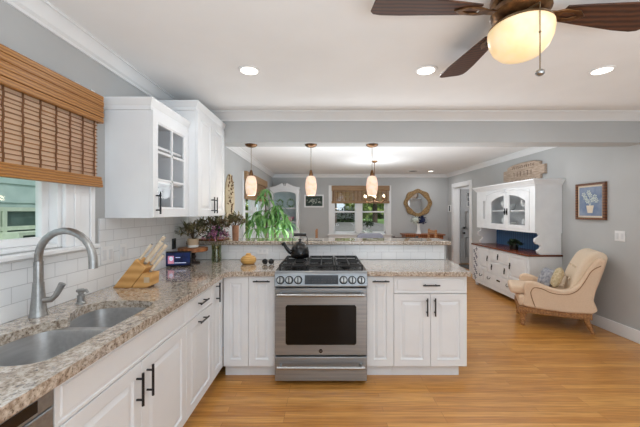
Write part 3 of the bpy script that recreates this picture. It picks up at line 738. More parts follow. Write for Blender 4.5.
# ---------------------------------------------------------------- ceiling fan and lights
fc = Vector((.90, 1.43, 0))
fan = thing('ceiling_fan', 'dark wood four-blade ceiling fan with a glowing alabaster bowl light', 'ceiling fan', (fc.x, fc.y, 2.05))
MB().lathe([(.075,2.4395),(.09,2.43),(.115,2.42),(.125,2.40),(.125,2.375),(.11,2.36),(.12,2.35),(.125,2.325),(.11,2.305),(.08,2.295)], fc, 32).build('motor_housing', 'bronze', fan)
MB().lathe([(.07,2.2955),(.09,2.285),(.128,2.268),(.132,2.259),(.06,2.252)], fc, 32).build('light_fitter', 'brass', fan)
MB().lathe([(.128,2.258),(.134,2.252),(.135,2.235),(.130,2.20),(.114,2.162),(.084,2.132),(.046,2.116),(.016,2.111)], fc, 40).build('bowl_shade', 'alabaster', fan, smooth=60)
for k, ang in enumerate((4, 94, 184, 274)):
    rot = Matrix.Translation(fc) @ Matrix.Rotation(R(ang), 4, 'Z') @ Matrix.Rotation(R(-9), 4, 'X')
    sh = [(.20,-.045),(.30,-.058),(.54,-.086),(.635,-.09),(.67,-.082),(.685,-.06),(.685,.06),(.67,.082),(.635,.09),(.54,.086),(.30,.058),(.20,.045)]
    m = MB().prism(sh, 'z', -.004, .004); m.bm.transform(Matrix.Translation((0,0,2.335)) @ rot)
    bl = m.build('blade', 'walnut', fan, bevel=.002)
    m = MB().slab([[Vector((x,y,0)) for x,y in ((.10,-.02),(.16,-.022),(.20,-.036),(.27,-.032),(.315,0),(.27,.032),(.20,.036),(.16,.022),(.10,.02))], [Vector((x,y,0)) for x,y in ((.195,-.014),(.24,-.016),(.275,0),(.24,.016),(.195,.014))]], lambda p, s: (p[0], p[1], -.012+.007*s))
    m.bm.transform(Matrix.Translation((0,0,2.335)) @ rot); m.build('blade_iron', 'bronze', bl, bevel=.002)
ch = P(540, 10, 1.29)
m = MB()
m.tube([(ch.x, ch.y, 2.285), (ch.x, ch.y, 2.005)], .0022, 6); m.tube([(ch.x-.02, ch.y+.07, 2.29), (ch.x, ch.y, 2.283)], .004, 6)
cho = m.build('pull_chain', 'brass', fan)
MB().ell((ch.x, ch.y, 1.99), .018, .018, .014).build('chain_fob', 'nickel', cho)
MB().ell((ch.x, ch.y, 2.16), .005).build('chain_link', 'brass', cho)
def can(label, x, y, r=.078):
    t = thing('recessed_light', label, 'ceiling light', (x, y, 2.43), 0, 'recessed ceiling lights')
    MB().lathe([(r, 2.4395), (r, 2.434), (r*.8, 2.432), (r*.78, 2.4395)], (x, y, 0), 28).build('trim_ring', 'plate', t)
    MB().lathe([(r*.77, 2.4345), (r*.77, 2.433), (.001, 2.4315)], (x, y, 0), 28).build('lens', 'can', t)
can('recessed ceiling light over the sink side, left of the three kitchen ones', -.55, 2.25)
can('recessed ceiling light just left of the ceiling fan', .733, 2.25)
can('recessed ceiling light right of the ceiling fan, above the framed picture', 2.01, 2.25)
can('recessed dining ceiling light above the round mirror', 2.66, 7.8)
vt = thing('ceiling_vent', 'small grey round ceiling vent in the dining room left of a recessed light', 'vent', (2.2, 7.75, 2.43))
MB().lathe([(.15, 2.4395), (.15, 2.432), (.11, 2.428), (.1, 2.4395)], (2.2, 7.75, 0), 24).build('rim', 'plate', vt)
MB().lathe([(.10, 2.436), (.10, 2.43), (.001, 2.428)], (2.2, 7.75, 0), 24).build('grille', 'pull', vt)
def pendant(x, y=3.36):
    t = thing('pendant_light', 'pendant', 'pendant light', (x, y, 1.585), 0, 'pendant lights over the bar')
    MB().lathe([(.066, 2.1395), (.066, 2.132), (.05, 2.118), (.015, 2.108)], (x, y, 0), 24).build('canopy', 'bronze', t)
    MB().cyl((x, y, 2.11), (x, y, 1.86), .0028, n=6).build('cord', 'brass', t)
    MB().lathe([(.008, 1.865), (.014, 1.855), (.02, 1.83), (.026, 1.80), (.026, 1.794)], (x, y, 0), 16).build('socket', 'bronze', t)
    MB().lathe([(.028, 1.80), (.043, 1.79), (.055, 1.755), (.061, 1.71), (.061, 1.67), (.055, 1.625), (.046, 1.593), (.040, 1.588), (.044, 1.60), (.05, 1.64), (.05, 1.72)], (x, y, 0), 28).build('glass_shade', 'pend', t, smooth=60)
    return t
p1 = pendant(-.80); p1['label'] = 'glowing glass pendant over the bar in front of the side window shade'
dup(p1, (.648, 0, 0), 'glowing glass pendant over the bar in front of the dark green framed print')
dup(p1, (1.31, 0, 0), 'glowing glass pendant over the bar in front of the chandelier')
for x in (-.80, -.152, .51):
    lamp('pendant_bulb', 'POINT', (x, 3.36, 1.56), (0,0,0), 1.6, color=(1,.82,.6)).data.shadow_soft_size = .03
# chandelier
cc = Vector((1.0, 6.26, 0))
cd = thing('chandelier', 'small bronze candle chandelier hanging over the dining table', 'chandelier', (cc.x, cc.y, 1.6))
MB().lathe([(.065, 2.4395), (.065, 2.43), (.02, 2.40)], cc, 20).build('canopy', 'bronze', cd)
MB().cyl((cc.x, cc.y, 2.41), (cc.x, cc.y, 1.62), .007, n=8).ell((cc.x, cc.y, 1.62), .03).build('rod', 'bronze', cd)
m = MB()
for k in range(6):
    a = 2*math.pi*k/6+.3; d = Vector((math.cos(a), math.sin(a), 0))
    m.tube([cc+Vector((0,0,1.63))+d*.02, cc+d*.09+Vector((0,0,1.60)), cc+d*.17+Vector((0,0,1.60)), cc+d*.215+Vector((0,0,1.645))], .008, 8)
    m.lathe([(.008,1.64),(.028,1.648),(.028,1.655),(.012,1.655),(.012,1.70)], cc+d*.215, 12)
m.build('arms', 'bronze', cd)
for k in range(6):
    a = 2*math.pi*k/6+.3
    MB().ell(cc+Vector((math.cos(a)*.215, math.sin(a)*.215, 1.728)), .019, .019, .03).build('bulb', 'bulb', cd)

# ---------------------------------------------------------------- plates, pictures on the walls
def plate_x(label, X, y, z, wy, hz, sgn, cat, name, slots=2, mat='plate', smat='cabin'):
    t = thing(name, label, cat, (X, y, z-hz/2))
    e0, e1 = (X+.0005, X+.006) if sgn > 0 else (X-.006, X-.0005)
    MB().box(e0, e1, y-wy/2, y+wy/2, z-hz/2, z+hz/2).build('cover_plate', mat, t, bevel=.002)
    f0, f1 = (e1, e1+.004) if sgn > 0 else (e0-.004, e0)
    for k in range(slots):
        yy = y+(k-(slots-1)/2)*wy/slots
        MB().box(f0, f1, yy-.016, yy+.016, z-.033, z+.033).build('rocker' , smat, t, bevel=.0015)
    return t
TX = XL+.01
plate_x('white double switch plate on the tile, behind the faucet side of the knife block', TX, 2.03, 1.13, .117, .115, 1, 'light switch', 'switch_plate')
plate_x('white single outlet plate on the tile directly above the knife block', TX, 2.19, 1.13, .07, .115, 1, 'outlet', 'outlet_plate', 1)
plate_x('dark outlet plate on the tile above the smart display', TX, 2.93, 1.11, .075, .10, 1, 'outlet', 'outlet_plate', 1, 'pull', 'black')
plate_x('white double light switch on the grey wall below the blue picture', XR, 3.54, 1.135, .125, .118, -1, 'light switch', 'switch_plate')
op = P(262.5, 251, 3.234)
t = thing('outlet_plate', 'white outlet plate on the bar tile between gourd jar and kettle', 'outlet', (op.x, 3.2345, op.z-.04))
MB().box(op.x-.058, op.x+.058, 3.229, 3.2345, op.z-.036, op.z+.036).build('cover_plate', 'plate', t, bevel=.002)
for s in (-1, 1): MB().box(op.x+s*.022-.013, op.x+s*.022+.013, 3.2275, 3.229, op.z-.015, op.z+.015).build('socket', 'cabin', t)
th = thing('thermostat', 'white wall thermostat with a dark face at the dining corner beside the doorway', 'thermostat', (XR-.01, 8.36, 1.42))
MB().box(XR-.025, XR-.0005, 8.28, 8.44, 1.41, 1.60).build('casing', 'plate', th, bevel=.004)
MB().box(XR-.028, XR-.025, 8.29, 8.36, 1.43, 1.58).build('face', 'black', th)
# blue flower picture on the right wall
pc = thing('framed_picture', 'walnut framed painting of pale flowers in a pot on blue, on the right wall', 'picture', (XR-.02, 3.915, 1.31))
ya, yb, za, zb = 3.70, 4.13, 1.312, 1.775; fx = XR-.035
MB().slab([[Vector((a,b,0)) for a,b in ((ya,za),(yb,za),(yb,zb),(ya,zb))], [Vector((a,b,0)) for a,b in ((ya+.028,za+.028),(yb-.028,za+.028),(yb-.028,zb-.028),(ya+.028,zb-.028))]], lambda p, s: (fx+.0345*s, p[0], p[1])).build('frame', 'frame', pc, smooth=0)
MB().box(XR-.02, XR-.001, ya+.026, yb-.026, za+.026, zb-.026).build('mount', 'mat', pc)
cv = MB().box(XR-.023, XR-.02, ya+.05, yb-.05, za+.05, zb-.05).build('canvas', 'paintblue', pc)
cy = (ya+yb)/2
MB().prism([(cy-.035,za+.085),(cy+.035,za+.085),(cy+.055,za+.18),(cy-.055,za+.18)], 'x', XR-.0245, XR-.023).build('painted_pot', 'mat', cv)
m = MB()
for dy_, dz in ((0,.31),(-.07,.29),(.07,.28),(-.035,.25),(.04,.235),(-.09,.24),(.095,.32),(.02,.345)):
    c = Vector((XR-.0245, cy+dy_, za+dz))
    for k in range(6):
        a = k*1.047+dz*9; m.prism([(c.y+.004*math.cos(a),c.z+.004*math.sin(a)),(c.y+.026*math.cos(a-.35),c.z+.026*math.sin(a-.35)),(c.y+.032*math.cos(a),c.z+.032*math.sin(a)),(c.y+.026*math.cos(a+.35),c.z+.026*math.sin(a+.35))], 'x', XR-.0245, XR-.023)
m.build('painted_flowers', 'pale', cv)
m = MB()
for dy_ in (-.05, 0, .05): m.prism([(cy,za+.17),(cy+.006,za+.17),(cy+dy_+.005,za+.30),(cy+dy_,za+.30)], 'x', XR-.0238, XR-.023)
m.build('painted_stems', 'pale', cv)
# dark green print on the back wall
gp = thing('framed_print', 'small white framed dark green print on the dining back wall', 'picture', (-.3, YB-.02, 1.55))
xa, xb_, za, zb = -.565, -.035, 1.535, 1.885
MB().slab([[Vector((a,b,0)) for a,b in ((xa,za),(xb_,za),(xb_,zb),(xa,zb))], [Vector((a,b,0)) for a,b in ((xa+.035,za+.035),(xb_-.035,za+.035),(xb_-.035,zb-.035),(xa+.035,zb-.035))]], lambda p, s: (p[0], YB-.03+.029*s, p[1])).build('frame', 'trim', gp, smooth=0)
cv = MB().box(xa+.03, xb_-.03, YB-.015, YB-.003, za+.03, zb-.03).build('print', 'green_art', gp)
m = MB()
for i in range(80):
    x = min(max(rnd.gauss(-.3, .09), -.49), -.11); z = rnd.gauss(1.71, .04); r_ = rnd.uniform(.006, .013)
    m.prism([(x+r_*math.cos(k*1.257), z+r_*math.sin(k*1.257)) for k in range(5)], 'y', YB-.018, YB-.015)
m.build('printed_flowers', 'pale', cv)['kind'] = 'stuff'
# mirror
mc = Vector((2.54, YB, 1.655))
mr = thing('wall_mirror', 'round mirror in a scalloped gold wood frame above the sideboard', 'mirror', (mc.x, YB-.03, mc.z-.39))
N = 64
def quat(rbase, amp, k, ph=0): return [Vector((math.cos(2*math.pi*i/N)*(rbase+amp*math.cos(k*2*math.pi*i/N+ph)), math.sin(2*math.pi*i/N)*(rbase+amp*math.cos(k*2*math.pi*i/N+ph)), 0)) for i in range(N)]
MB().slab([quat(.375, .016, 8), quat(.255, .022, 4)], lambda p, s: (mc.x+p[0], YB-.04+.0395*s, mc.z+p[1])).build('frame', 'ring', mr, bevel=.012)
MB().slab([quat(.272, .02, 4)], lambda p, s: (mc.x+p[0], YB-.018+.015*s, mc.z+p[1])).build('glass', 'mirror', mr, smooth=0)
# dried flower hanging on the dining left wall
hg = thing('wall_hanging', 'cream oval wall plaque with brown dried leaves on the dining side wall', 'wall decor', (XL+.01, 4.66, 1.22))
MB().slab([[Vector((4.66+.22*math.cos(a), 1.60+.38*math.sin(a), 0)) for a in [2*math.pi*i/40 for i in range(40)]]], lambda p, s: (XL+.0005+.02*s, p[0], p[1])).build('plaque', 'cre', hg, bevel=.006)
m = MB()
for i in range(38):
    z = 1.27+i*.0178; y = 4.66+rnd.uniform(-.13, .13)*math.sqrt(max(.05, 1-((z-1.6)/.38)**2))
    m.leaf((XL+.026, y, z), (.12, rnd.uniform(-1,1), rnd.uniform(.2,1)), .062, .026, .2, .1, 3)
m.build('dried_leaves', 'drybr', hg, fix=False, smooth=0)
# sign above the hutch
sg = thing('wall_sign', 'weathered scalloped wooden sign hanging above the white hutch', 'sign', (XR-.03, 5.2, 1.9))
y0, y1 = 4.72, 5.78
def sgz(y, t): return t
L_ = [(4.70,2.00),(4.80,2.00),(4.80,1.94),(4.92,1.885),(5.25,1.87),(5.55,1.885),(5.66,1.92),(5.66,1.955),(5.78,1.965),(5.78,2.15),(5.66,2.16),(5.66,2.20),(5.50,2.235),(5.25,2.245),(4.95,2.235),(4.80,2.20),(4.80,2.145),(4.70,2.145)]
MB().slab([[Vector((a,b,0)) for a,b in L_]], lambda p, s: (XR-.045+.044*s, p[0], p[1])).build('board', 'signwood', sg, bevel=.006)
m = MB()
for z, n, a, b in ((2.175, 11, 4.95, 5.5), (2.06, 6, 5.0, 5.45), (1.935, 13, 4.90, 5.55)):
    for i in range(n):
        y = a+(b-a)*i/(n-1); hh = .022 if z != 2.06 else .04
        m.box(XR-.0475, XR-.045, y-.005, y+.005, z-hh, z+hh)
        if i % 2: m.box(XR-.0475, XR-.045, y+.005, y+.022, z+hh-.01, z+hh)
        if i % 3 == 0: m.box(XR-.0475, XR-.045, y+.005, y+.02, z-.005, z+.005)
m.build('worn_lettering', 'signdark', sg)
# ---------------------------------------------------------------- things on the counter
ox, oy, oz = -1.385, 2.02, CT1
kb = thing('knife_block', 'light wood knife block leaning on the counter below the outlets', 'knife block', (ox+.14, oy+.05, oz))
MB().prism([(ox, oz), (ox+.12, oz), (ox+.218, oz+.132), (ox+.152, oz+.19)], 'y', oy, oy+.10).build('slotted_block', 'wood', kb, bevel=.004)
MB().prism([(ox+.1205, oz), (ox+.215, oz), (ox+.25, oz+.016), (ox+.256, oz+.095), (ox+.195, oz+.098)], 'y', oy+.002, oy+.098).build('front_block', 'wood', kb, bevel=.004)
MB().prism([(ox+.205, oz+.035), (ox+.24, oz+.035), (ox+.24, oz+.07), (ox+.205, oz+.07)], 'y', oy-.001, oy+.002).build('badge', 'sand', kb)
dv = Vector((.62, 0, .785))
for (fx_, fz, fy, L, r, lab) in ((.158, .176, .025, .135, .011, 'slim knife handle at the left edge of the knife block'), (.175, .168, .07, .21, .012, 'longest knife handle sticking up from the knife block'), (.196, .158, .03, .18, .016, 'thick knife handle in the middle of the knife block'), (.205, .138, .075, .175, .014, 'knife handle behind the thick one in the knife block'), (.225, .100, .04, .14, .012, 'short knife handle in the lower front part of the knife block')):
    p = Vector((ox+fx_, oy+fy, oz+fz))
    kn = thing('kitchen_knife', lab, 'knife', p, 0, 'knives in the block')
    MB().tube([p+dv*.008, p+dv*.02, p+dv*L*.6, p+dv*L*.97, p+dv*L], [r*.65, r*.8, r*.72, r*.95, r*.5], 10).build('handle', 'handle', kn)
    MB().tube([p-dv*.002, p+dv*.012], r*.75, 10).build('bolster', 'nickel', kn)
    MB().tube([p+dv*(L+.0005), p+dv*(L+.004)], r*.6, 8).build('end_cap', 'nickel', kn)
# smart display
q = P(178, 267, 2.80)
ec = thing('smart_display', 'small black smart display glowing blue on the counter corner', 'smart display', (q.x, q.y, CT1), R(8))
MB().box(-.115, .115, .015, .035, .004, .140).build('screen_body', 'screen', ec, bevel=.008, local=True)
MB().prism([(.03, .0), (.10, .0), (.10, .03), (.036, .11)], 'x', -.08, .08).build('speaker_base', 'screen', ec, bevel=.008, local=True)
s_ = MB().box(-.103, .103, .0135, .0148, .016, .128).build('screen', 'scr', ec, local=True)
MB().box(-.085, -.035, .0122, .0133, .03, .10).build('picture', 'skin', s_, local=True)
MB().ell((-.058, .0118, .075), .016, .0012, .02).box(-.02, .02, .0122, .0133, .082, .088).box(-.03, .07, .0122, .0133, .034, .04).build('highlight', 'scrw', s_, local=True)
for o in list(ec.children): o.location.y -= .015
# cake stand with a pot
q = P(193, 264, 3.0); q.z = CT1
cs = thing('cake_stand', 'wooden cake stand on a dark turned pedestal in the counter corner', 'cake stand', q)
MB().lathe([(.065,0),(.065,.012),(.03,.02),(.018,.045),(.03,.065),(.018,.085),(.028,.105),(.05,.118)], q, 24).build('pedestal', 'chdark', cs)
MB().lathe([(.13,.118),(.137,.122),(.137,.15),(.132,.153)], q, 36).build('plate', 'boardwood', cs)
def pot(name, label, cat, c, r, h, mat, foliage, group=None, band=None):
    t = thing(name, label, cat, c, 0, group)
    MB().lathe([(r*.82,0),(r*.9,.004),(r,h*.9),(r,h),(r*.88,h),(r*.86,h*.8)], c, 24).build('pot', mat, t)
    if band: MB().lathe([(r*.93,h*.03),(r*.955,h*.03),(r*.965,h*.3),(r*.94,h*.3)], c, 24).build('band', band, t)
    for i, (mat_, n, rad, hh, L, wd, dr) in enumerate(foliage):
        m = MB(); st = MB()
        for k in range(n):
            a = rnd.uniform(0, 6.28); q = rnd.random()**.6
            d = Vector((math.cos(a)*rad*q, math.sin(a)*rad*q, hh*(1-.55*q*q)*rnd.uniform(.6, 1)))
            b = c+Vector((0,0,h*.85)); tip = b+d
            if k % 3 == 0: st.tube([b, b+d*.5+Vector((0,0,.01)), tip], .0018, 4)
            for j in range(5):
                p = b+d*rnd.uniform(.55, 1)
                m.leaf(p, d.normalized()+Vector((rnd.gauss(0,.7), rnd.gauss(0,.7), rnd.gauss(0,.5))), L*rnd.uniform(.7,1.2), wd, dr, .15, 3)
        st.build('stems', 'stem', t); m.build('foliage' if i == 0 else 'blossoms', mat_, t, fix=False, smooth=0)
    return t
pot('potted_plant', 'beige pot of olive dried foliage standing on the cake stand', 'plant', Vector((q.x, q.y, CT1+.1535)), .052, .085, 'sand',
    [('leaf2', 46, .165, .19, .06, .018, .3), ('cre', 16, .16, .16, .035, .012, .2)], band='white')
# purple flowers in a glass vase
q = P(216.5, 261.5, 3.08); q.z = CT1
vz = thing('flower_vase', 'glass vase of purple flowers on the counter below the bar', 'vase', q)
MB().lathe([(.04,0),(.046,.004),(.047,.03),(.043,.10),(.047,.165),(.044,.165),(.040,.10),(.044,.03),(.038,.008)], q, 24).build('vase', 'vase', vz)
m = MB()
for k in range(14):
    a = k*.9; m.tube([q+Vector((.02*math.cos(a),.02*math.sin(a),.012)), q+Vector((.025*math.cos(a+1),.025*math.sin(a+1),.10)), q+Vector((.05*math.cos(a),.05*math.sin(a),.2))], .003, 5)
m.build('stems', 'leaf2', vz)
for nm, mt, n, s in (('blossoms', 'purple', 80, .034), ('pale_blossoms', 'pink', 40, .03), ('foliage', 'leafdk', 22, .05)):
    m = MB()
    for k in range(n):
        a = rnd.uniform(0,6.28); ph = rnd.uniform(.05, 1.6); rr = rnd.uniform(.06,.12)
        c = q+Vector((math.cos(a)*math.sin(ph)*rr, math.sin(a)*math.sin(ph)*rr, .235+math.cos(ph)*rr*.9))
        for j in range(4): m.leaf(c, Vector((math.cos(a)+rnd.gauss(0,.6), math.sin(a)+rnd.gauss(0,.6), rnd.gauss(.3,.6))), s, s*.5, .2, .2, 2)
    m.build(nm, mt, vz, fix=False, smooth=0)
# plants on the bar ledge
BT = 1.1105
q = P(235.5, 240, 3.34); q.z = BT
pot('dried_arrangement', 'brown vase of dried foliage on the bar ledge beside the side window', 'plant', q, .036, .155, 'terra',
    [('leaf2', 40, .12, .17, .055, .014, .1), ('drybr', 16, .11, .16, .04, .014, .1)])
q = P(215, 240, 3.36); q.z = BT+.016
pot('dried_arrangement', 'wide dark dried arrangement in a pink pot on the bar ledge under the tall cabinet', 'plant', q, .05, .09, 'terra',
    [('leaf2', 60, .24, .19, .07, .02, .3), ('drybr', 30, .22, .15, .05, .016, .3)])
tag(MB().box(q.x-.14, q.x+.12, 3.26, 3.48, BT, BT+.0155).build('wooden_tray', 'boardwood', bevel=.004), 'small brown wooden board on the bar ledge under the pink pot', 'tray')
# turned wooden jar
q = P(248.5, 263.5, 2.97); q.z = CT1
gj = thing('wooden_jar', 'squat round golden wood jar with a small neck on the counter left of the range', 'jar', q)
MB().lathe([(.045,0),(.062,.006),(.074,.03),(.074,.048),(.06,.068),(.035,.08)], q, 32).build('body', 'gourd', gj, smooth=60)
MB().lathe([(.034,.079),(.026,.083),(.024,.097),(.02,.1),(.012,.094)], q, 24).build('neck', 'gourd', gj)
# sunglasses
q = P(268, 266, 2.93); q.z = CT1
sgl = thing('sunglasses', 'pair of dark sunglasses lying on the counter between jar and range', 'sunglasses', q)
for s in (-1, 1): MB().lathe([(.0,0),(.022,.001),(.024,.004),(.0,.006)], q+Vector((s*.029,0,.027)), 16, 'y', 1, .95).build('lens', 'red', sgl)
m = MB().tube([q+Vector((-.012,0,.03)), q+Vector((0,0,.034)), q+Vector((.012,0,.03))], .003, 6)
for s in (-1, 1): m.tube([q+Vector((s*.053,0,.03)), q+Vector((s*.05,.06,.034)), q+Vector((s*.03,.11,.006))], .004, 6)
for s in (-1, 1): m.lathe([(.0235,0),(.0265,.001),(.0265,.006),(.0235,.007)], q+Vector((s*.029,0,.0275)), 16, 'y')
m.build('frame', 'black', sgl)

# ---------------------------------------------------------------- dining room
mt = thing('money_tree', 'tall green leafy houseplant with drooping leaves behind the bar', 'plant', (-.78, 4.35, 0))
pc_ = Vector((-.78, 4.35, 0))
MB().lathe([(.12,0.001),(.14,.02),(.17,.30),(.17,.33),(.15,.33),(.145,.28)], pc_, 24).build('pot', 'white', mt)
m = MB()
m.tube([pc_+Vector((-.03,0,.28)), pc_+Vector((-.045,0,.9)), pc_+Vector((-.04,0,1.25)), pc_+Vector((-.06,.02,1.52))], [.022,.018,.014,.008], 8)
m.tube([pc_+Vector((.05,0,.28)), pc_+Vector((.085,0,.9)), pc_+Vector((.08,0,1.2)), pc_+Vector((.1,.02,1.46))], [.02,.017,.013,.007], 8)
m.build('trunk', 'stem', mt)
m = MB(); st = MB()
hubs = [(-.06,0,1.73),(-.10,-.06,1.63),(-.02,.05,1.58),(-.16,0,1.42),(-.22,.05,1.36),(-.26,-.05,1.30),(-.18,-.1,1.28),(.02,-.08,1.42),(.10,0,1.50),(.13,-.06,1.45),(.04,.08,1.40),(.17,.04,1.38),(.0,-.1,1.32),(.12,-.12,1.32),(.22,-.02,1.30),(.08,.0,1.36),(-.08,-.12,1.36),(.26,.04,1.24),(-.1,.1,1.44),(.16,.1,1.30),(-.2,-.08,1.18),(.2,-.06,1.17),(.05,-.12,1.2),(-.08,-.1,1.2)]
for hx, hy, hz in hubs:
    h_ = pc_+Vector((hx, hy, hz)); st.tube([pc_+Vector((hx*.4, hy*.4, hz-.14)), h_], .003, 4)
    for k in range(6):
        a = k*1.047+rnd.uniform(-.2,.2)
        m.leaf(h_, (math.cos(a), math.sin(a), rnd.uniform(-.1,.6)), rnd.uniform(.17,.27), rnd.uniform(.036,.052), rnd.uniform(1.8,3.2), .12, 6)
st.build('leaf_stalks', 'leaf', mt); m.build('leaves', 'leaf', mt, fix=False, smooth=60)
# white china cabinet in the far left corner
X0, X1, YF = -1.43, -.68, 8.08
cb = thing('china_cabinet', 'white china cabinet with a swan-neck top in the far dining corner', 'china cabinet', (-1.06, 8.26, 0))
m = MB().box(X0, X0+.05, YF, 8.46, 0.001, 2.0).box(X1-.05, X1, YF, 8.46, 0.001, 2.0).box(X0+.05, X1-.05, 8.44, 8.46, .1, 2.0).box(X0+.05, X1-.05, YF, 8.44, .05, .85).box(X0+.05, X1-.05, YF, 8.44, 1.96, 2.0)
m.build('carcass', 'hutch', cb)
MB().box(X0+.05, X1-.05, 8.43, 8.4395, .86, 1.95).build('back_panel', 'china', cb)
cx = (X0+X1)/2; hw = (X1-X0)/2
half = [(-hw-.02,2.0),(-hw-.02,2.05),(-hw*.9,2.06),(-hw*.6,2.085),(-hw*.35,2.13),(-hw*.16,2.165),(-.06,2.165),(-.035,2.12),(-.03,2.09)]
poly = [(cx+a, b) for a, b in half]+[(cx-a, b) for a, b in half[::-1]]
MB().prism(poly, 'y', YF-.02, YF+.03).ell((cx, YF, 2.12), .02).build('pediment', 'hutch', cb)
for z in (1.13, 1.50): MB().box(X0+.05, X1-.05, YF+.03, 8.43, z, z+.022).build('shelf', 'hutch', cb)
m = MB()
m.slab([[Vector((a,b,0)) for a,b in ((X0+.01,.86),(X1-.01,.86),(X1-.01,1.99),(X0+.01,1.99))], [Vector((a,b,0)) for a,b in [(X0+.075,.92),(X1-.075,.92)]+[(X1-.075,1.84),(X1-.10,1.90),(cx+.1,1.94),(cx-.1,1.94),(X0+.10,1.90),(X0+.075,1.84)]]], lambda p, s: (p[0], YF-.02+.02*s, p[1]))
dr = m.build('glass_door', 'hutch', cb)
MB().box(X0+.07, X1-.07, YF-.011, YF-.008, .91, 1.945).build('pane', 'glass', dr)
for (x, z, r, lab) in ((cx+.14, 1.74, .10, 'green wreath on the top shelf of the china cabinet, right'), (cx-.15, 1.72, .09, 'green wreath on the top shelf of the china cabinet, left')):
    m = MB()
    for k in range(90):
        a = k*.07*6.28/6.28*1.0; m.leaf((x+r*.7*math.cos(a), 8.30, z+r*.7*math.sin(a)-.12), (math.cos(a)+rnd.gauss(0,.6), rnd.gauss(0,.4), math.sin(a)+rnd.gauss(0,.6)), .06, .025, .1, .1, 2)
    o = m.build('wreath', 'leaf', None, fix=False, smooth=0); tag(o, lab, 'wreath', 'wreaths in the china cabinet'); o.location.z = 1.5225
bx = thing('pink_bowl', 'pinkish serving bowl on the middle shelf of the china cabinet', 'bowl', (cx+.1, 8.28, 1.1525))
MB().lathe([(.05,0),(.06,.01),(.13,.09),(.14,.13),(.13,.13),(.11,.08)], (cx+.1, 8.28, 1.1525), 24).build('bowl', 'pink', bx)
tag(MB().lathe([(.03,0),(.05,.01),(.055,.08),(.03,.14),(.02,.18),(.024,.2)], (cx-.13, 8.28, 1.1525), 20).build('white_pitcher', 'white'), 'white vase on the middle shelf of the china cabinet', 'vase')
# sideboard with vase under the mirror
sb = thing('sideboard', 'brown wooden sideboard under the round mirror in the dining room', 'sideboard', (2.58, 8.26, 0))
MB().box(2.05, 3.12, 8.02, 8.475, .80, .835).build('top', 'oakdark', sb, bevel=.006)
MB().box(2.10, 3.07, 8.05, 8.47, .56, .7995).build('body', 'oakdark', sb)
for k in range(2):
    d_ = MB().panel((2.11+k*.48, 8.049, .58), X_, Z_, .465, .20, .015, .03, 'groove').build('drawer', 'oakdark', sb)
    MB().ell((2.34+k*.48, 8.025, .68), .014).build('knob', 'brass', d_)
for x in (2.11, 3.02):
    for y in (8.06, 8.42): MB().box(x, x+.04, y, y+.04, .001, .559).build('leg', 'oakdark', sb)
vq = Vector((2.48, 8.22, .8355))
fv = thing('flower_vase', 'white vase with pale and navy flowers on the dining sideboard', 'vase', vq)
MB().lathe([(.065,0),(.07,.01),(.05,.05),(.038,.12),(.036,.22),(.05,.27),(.045,.27)], vq, 24).build('vase', 'white', fv)
for nm, mt_, dx_, n in (('pale_blossoms', 'pale', -.08, 60), ('navy_blossoms', 'navy', .10, 60)):
    m = MB()
    for k in range(n):
        d = Vector((rnd.gauss(0,1), rnd.gauss(0,1), rnd.gauss(0,1))).normalized(); c = vq+Vector((dx_, 0, .36))+Vector((d.x*.10, d.y*.08, d.z*.075))
        m.leaf(c, d, .05, .05, .3, .2, 2)
    m.ell(vq+Vector((dx_,0,.36)), .085, .07, .065, 12, 6)
    m.build(nm, mt_, fv, fix=False, smooth=0)
MB().tube([vq+Vector((0,0,.2)), vq+Vector((-.05,0,.32))], .006, 6).tube([vq+Vector((0,0,.2)), vq+Vector((.06,0,.32))], .006, 6).build('stems', 'leafdk', fv)
# dining table and chairs
dt = thing('dining_table', 'dark wooden dining table beneath the chandelier', 'table', (1.0, 6.3, 0))
MB().box(.30, 1.75, 5.75, 6.85, .73, .765).build('tabletop', 'rug2', dt, bevel=.008)
MB().box(.38, 1.67, 5.83, 6.77, .64, .7295).build('apron', 'rug2', dt)
for x in (.36, 1.63):
    for y in (5.80, 6.74): MB().box(x, x+.06, y, y+.06, .001, .7295).build('leg', 'rug2', dt)
cq = P(367.5, 240, 6.1); cq.z = .7655
ce = thing('centerpiece', 'white flowers in a small pot in the middle of the dining table', 'flowers', cq)
MB().lathe([(.05,0),(.06,.01),(.07,.12),(.06,.12)], cq, 20).build('pot', 'white', ce)
m = MB()
for k in range(90):
    d = Vector((rnd.gauss(0,1), rnd.gauss(0,1), rnd.gauss(0,1))).normalized(); m.leaf(cq+Vector((0,0,.20))+d*.08, d, .05, .04, .2, .2, 2)
m.build('blossoms', 'pale', ce, fix=False, smooth=0)
gc = thing('dining_chair', 'grey upholstered dining chair with its back to the bar', 'chair', (.77, 5.45, 0), 0, 'dining chairs')
MB().prism([(.54,.50),(.545,1.0),(.60,1.045),(.95,1.045),(1.0,1.0),(1.005,.50)], 'y', 5.28, 5.35).build('backrest', 'greych', gc, bevel=.02)
MB().box(.54, 1.0, 5.351, 5.74, .42, .50).build('seat', 'greych', gc, bevel=.02)
for x in (.56, .94):
    for y in (5.30, 5.68): MB().box(x, x+.04, y, y+.04, .001, .42).build('leg', 'chdark', gc)
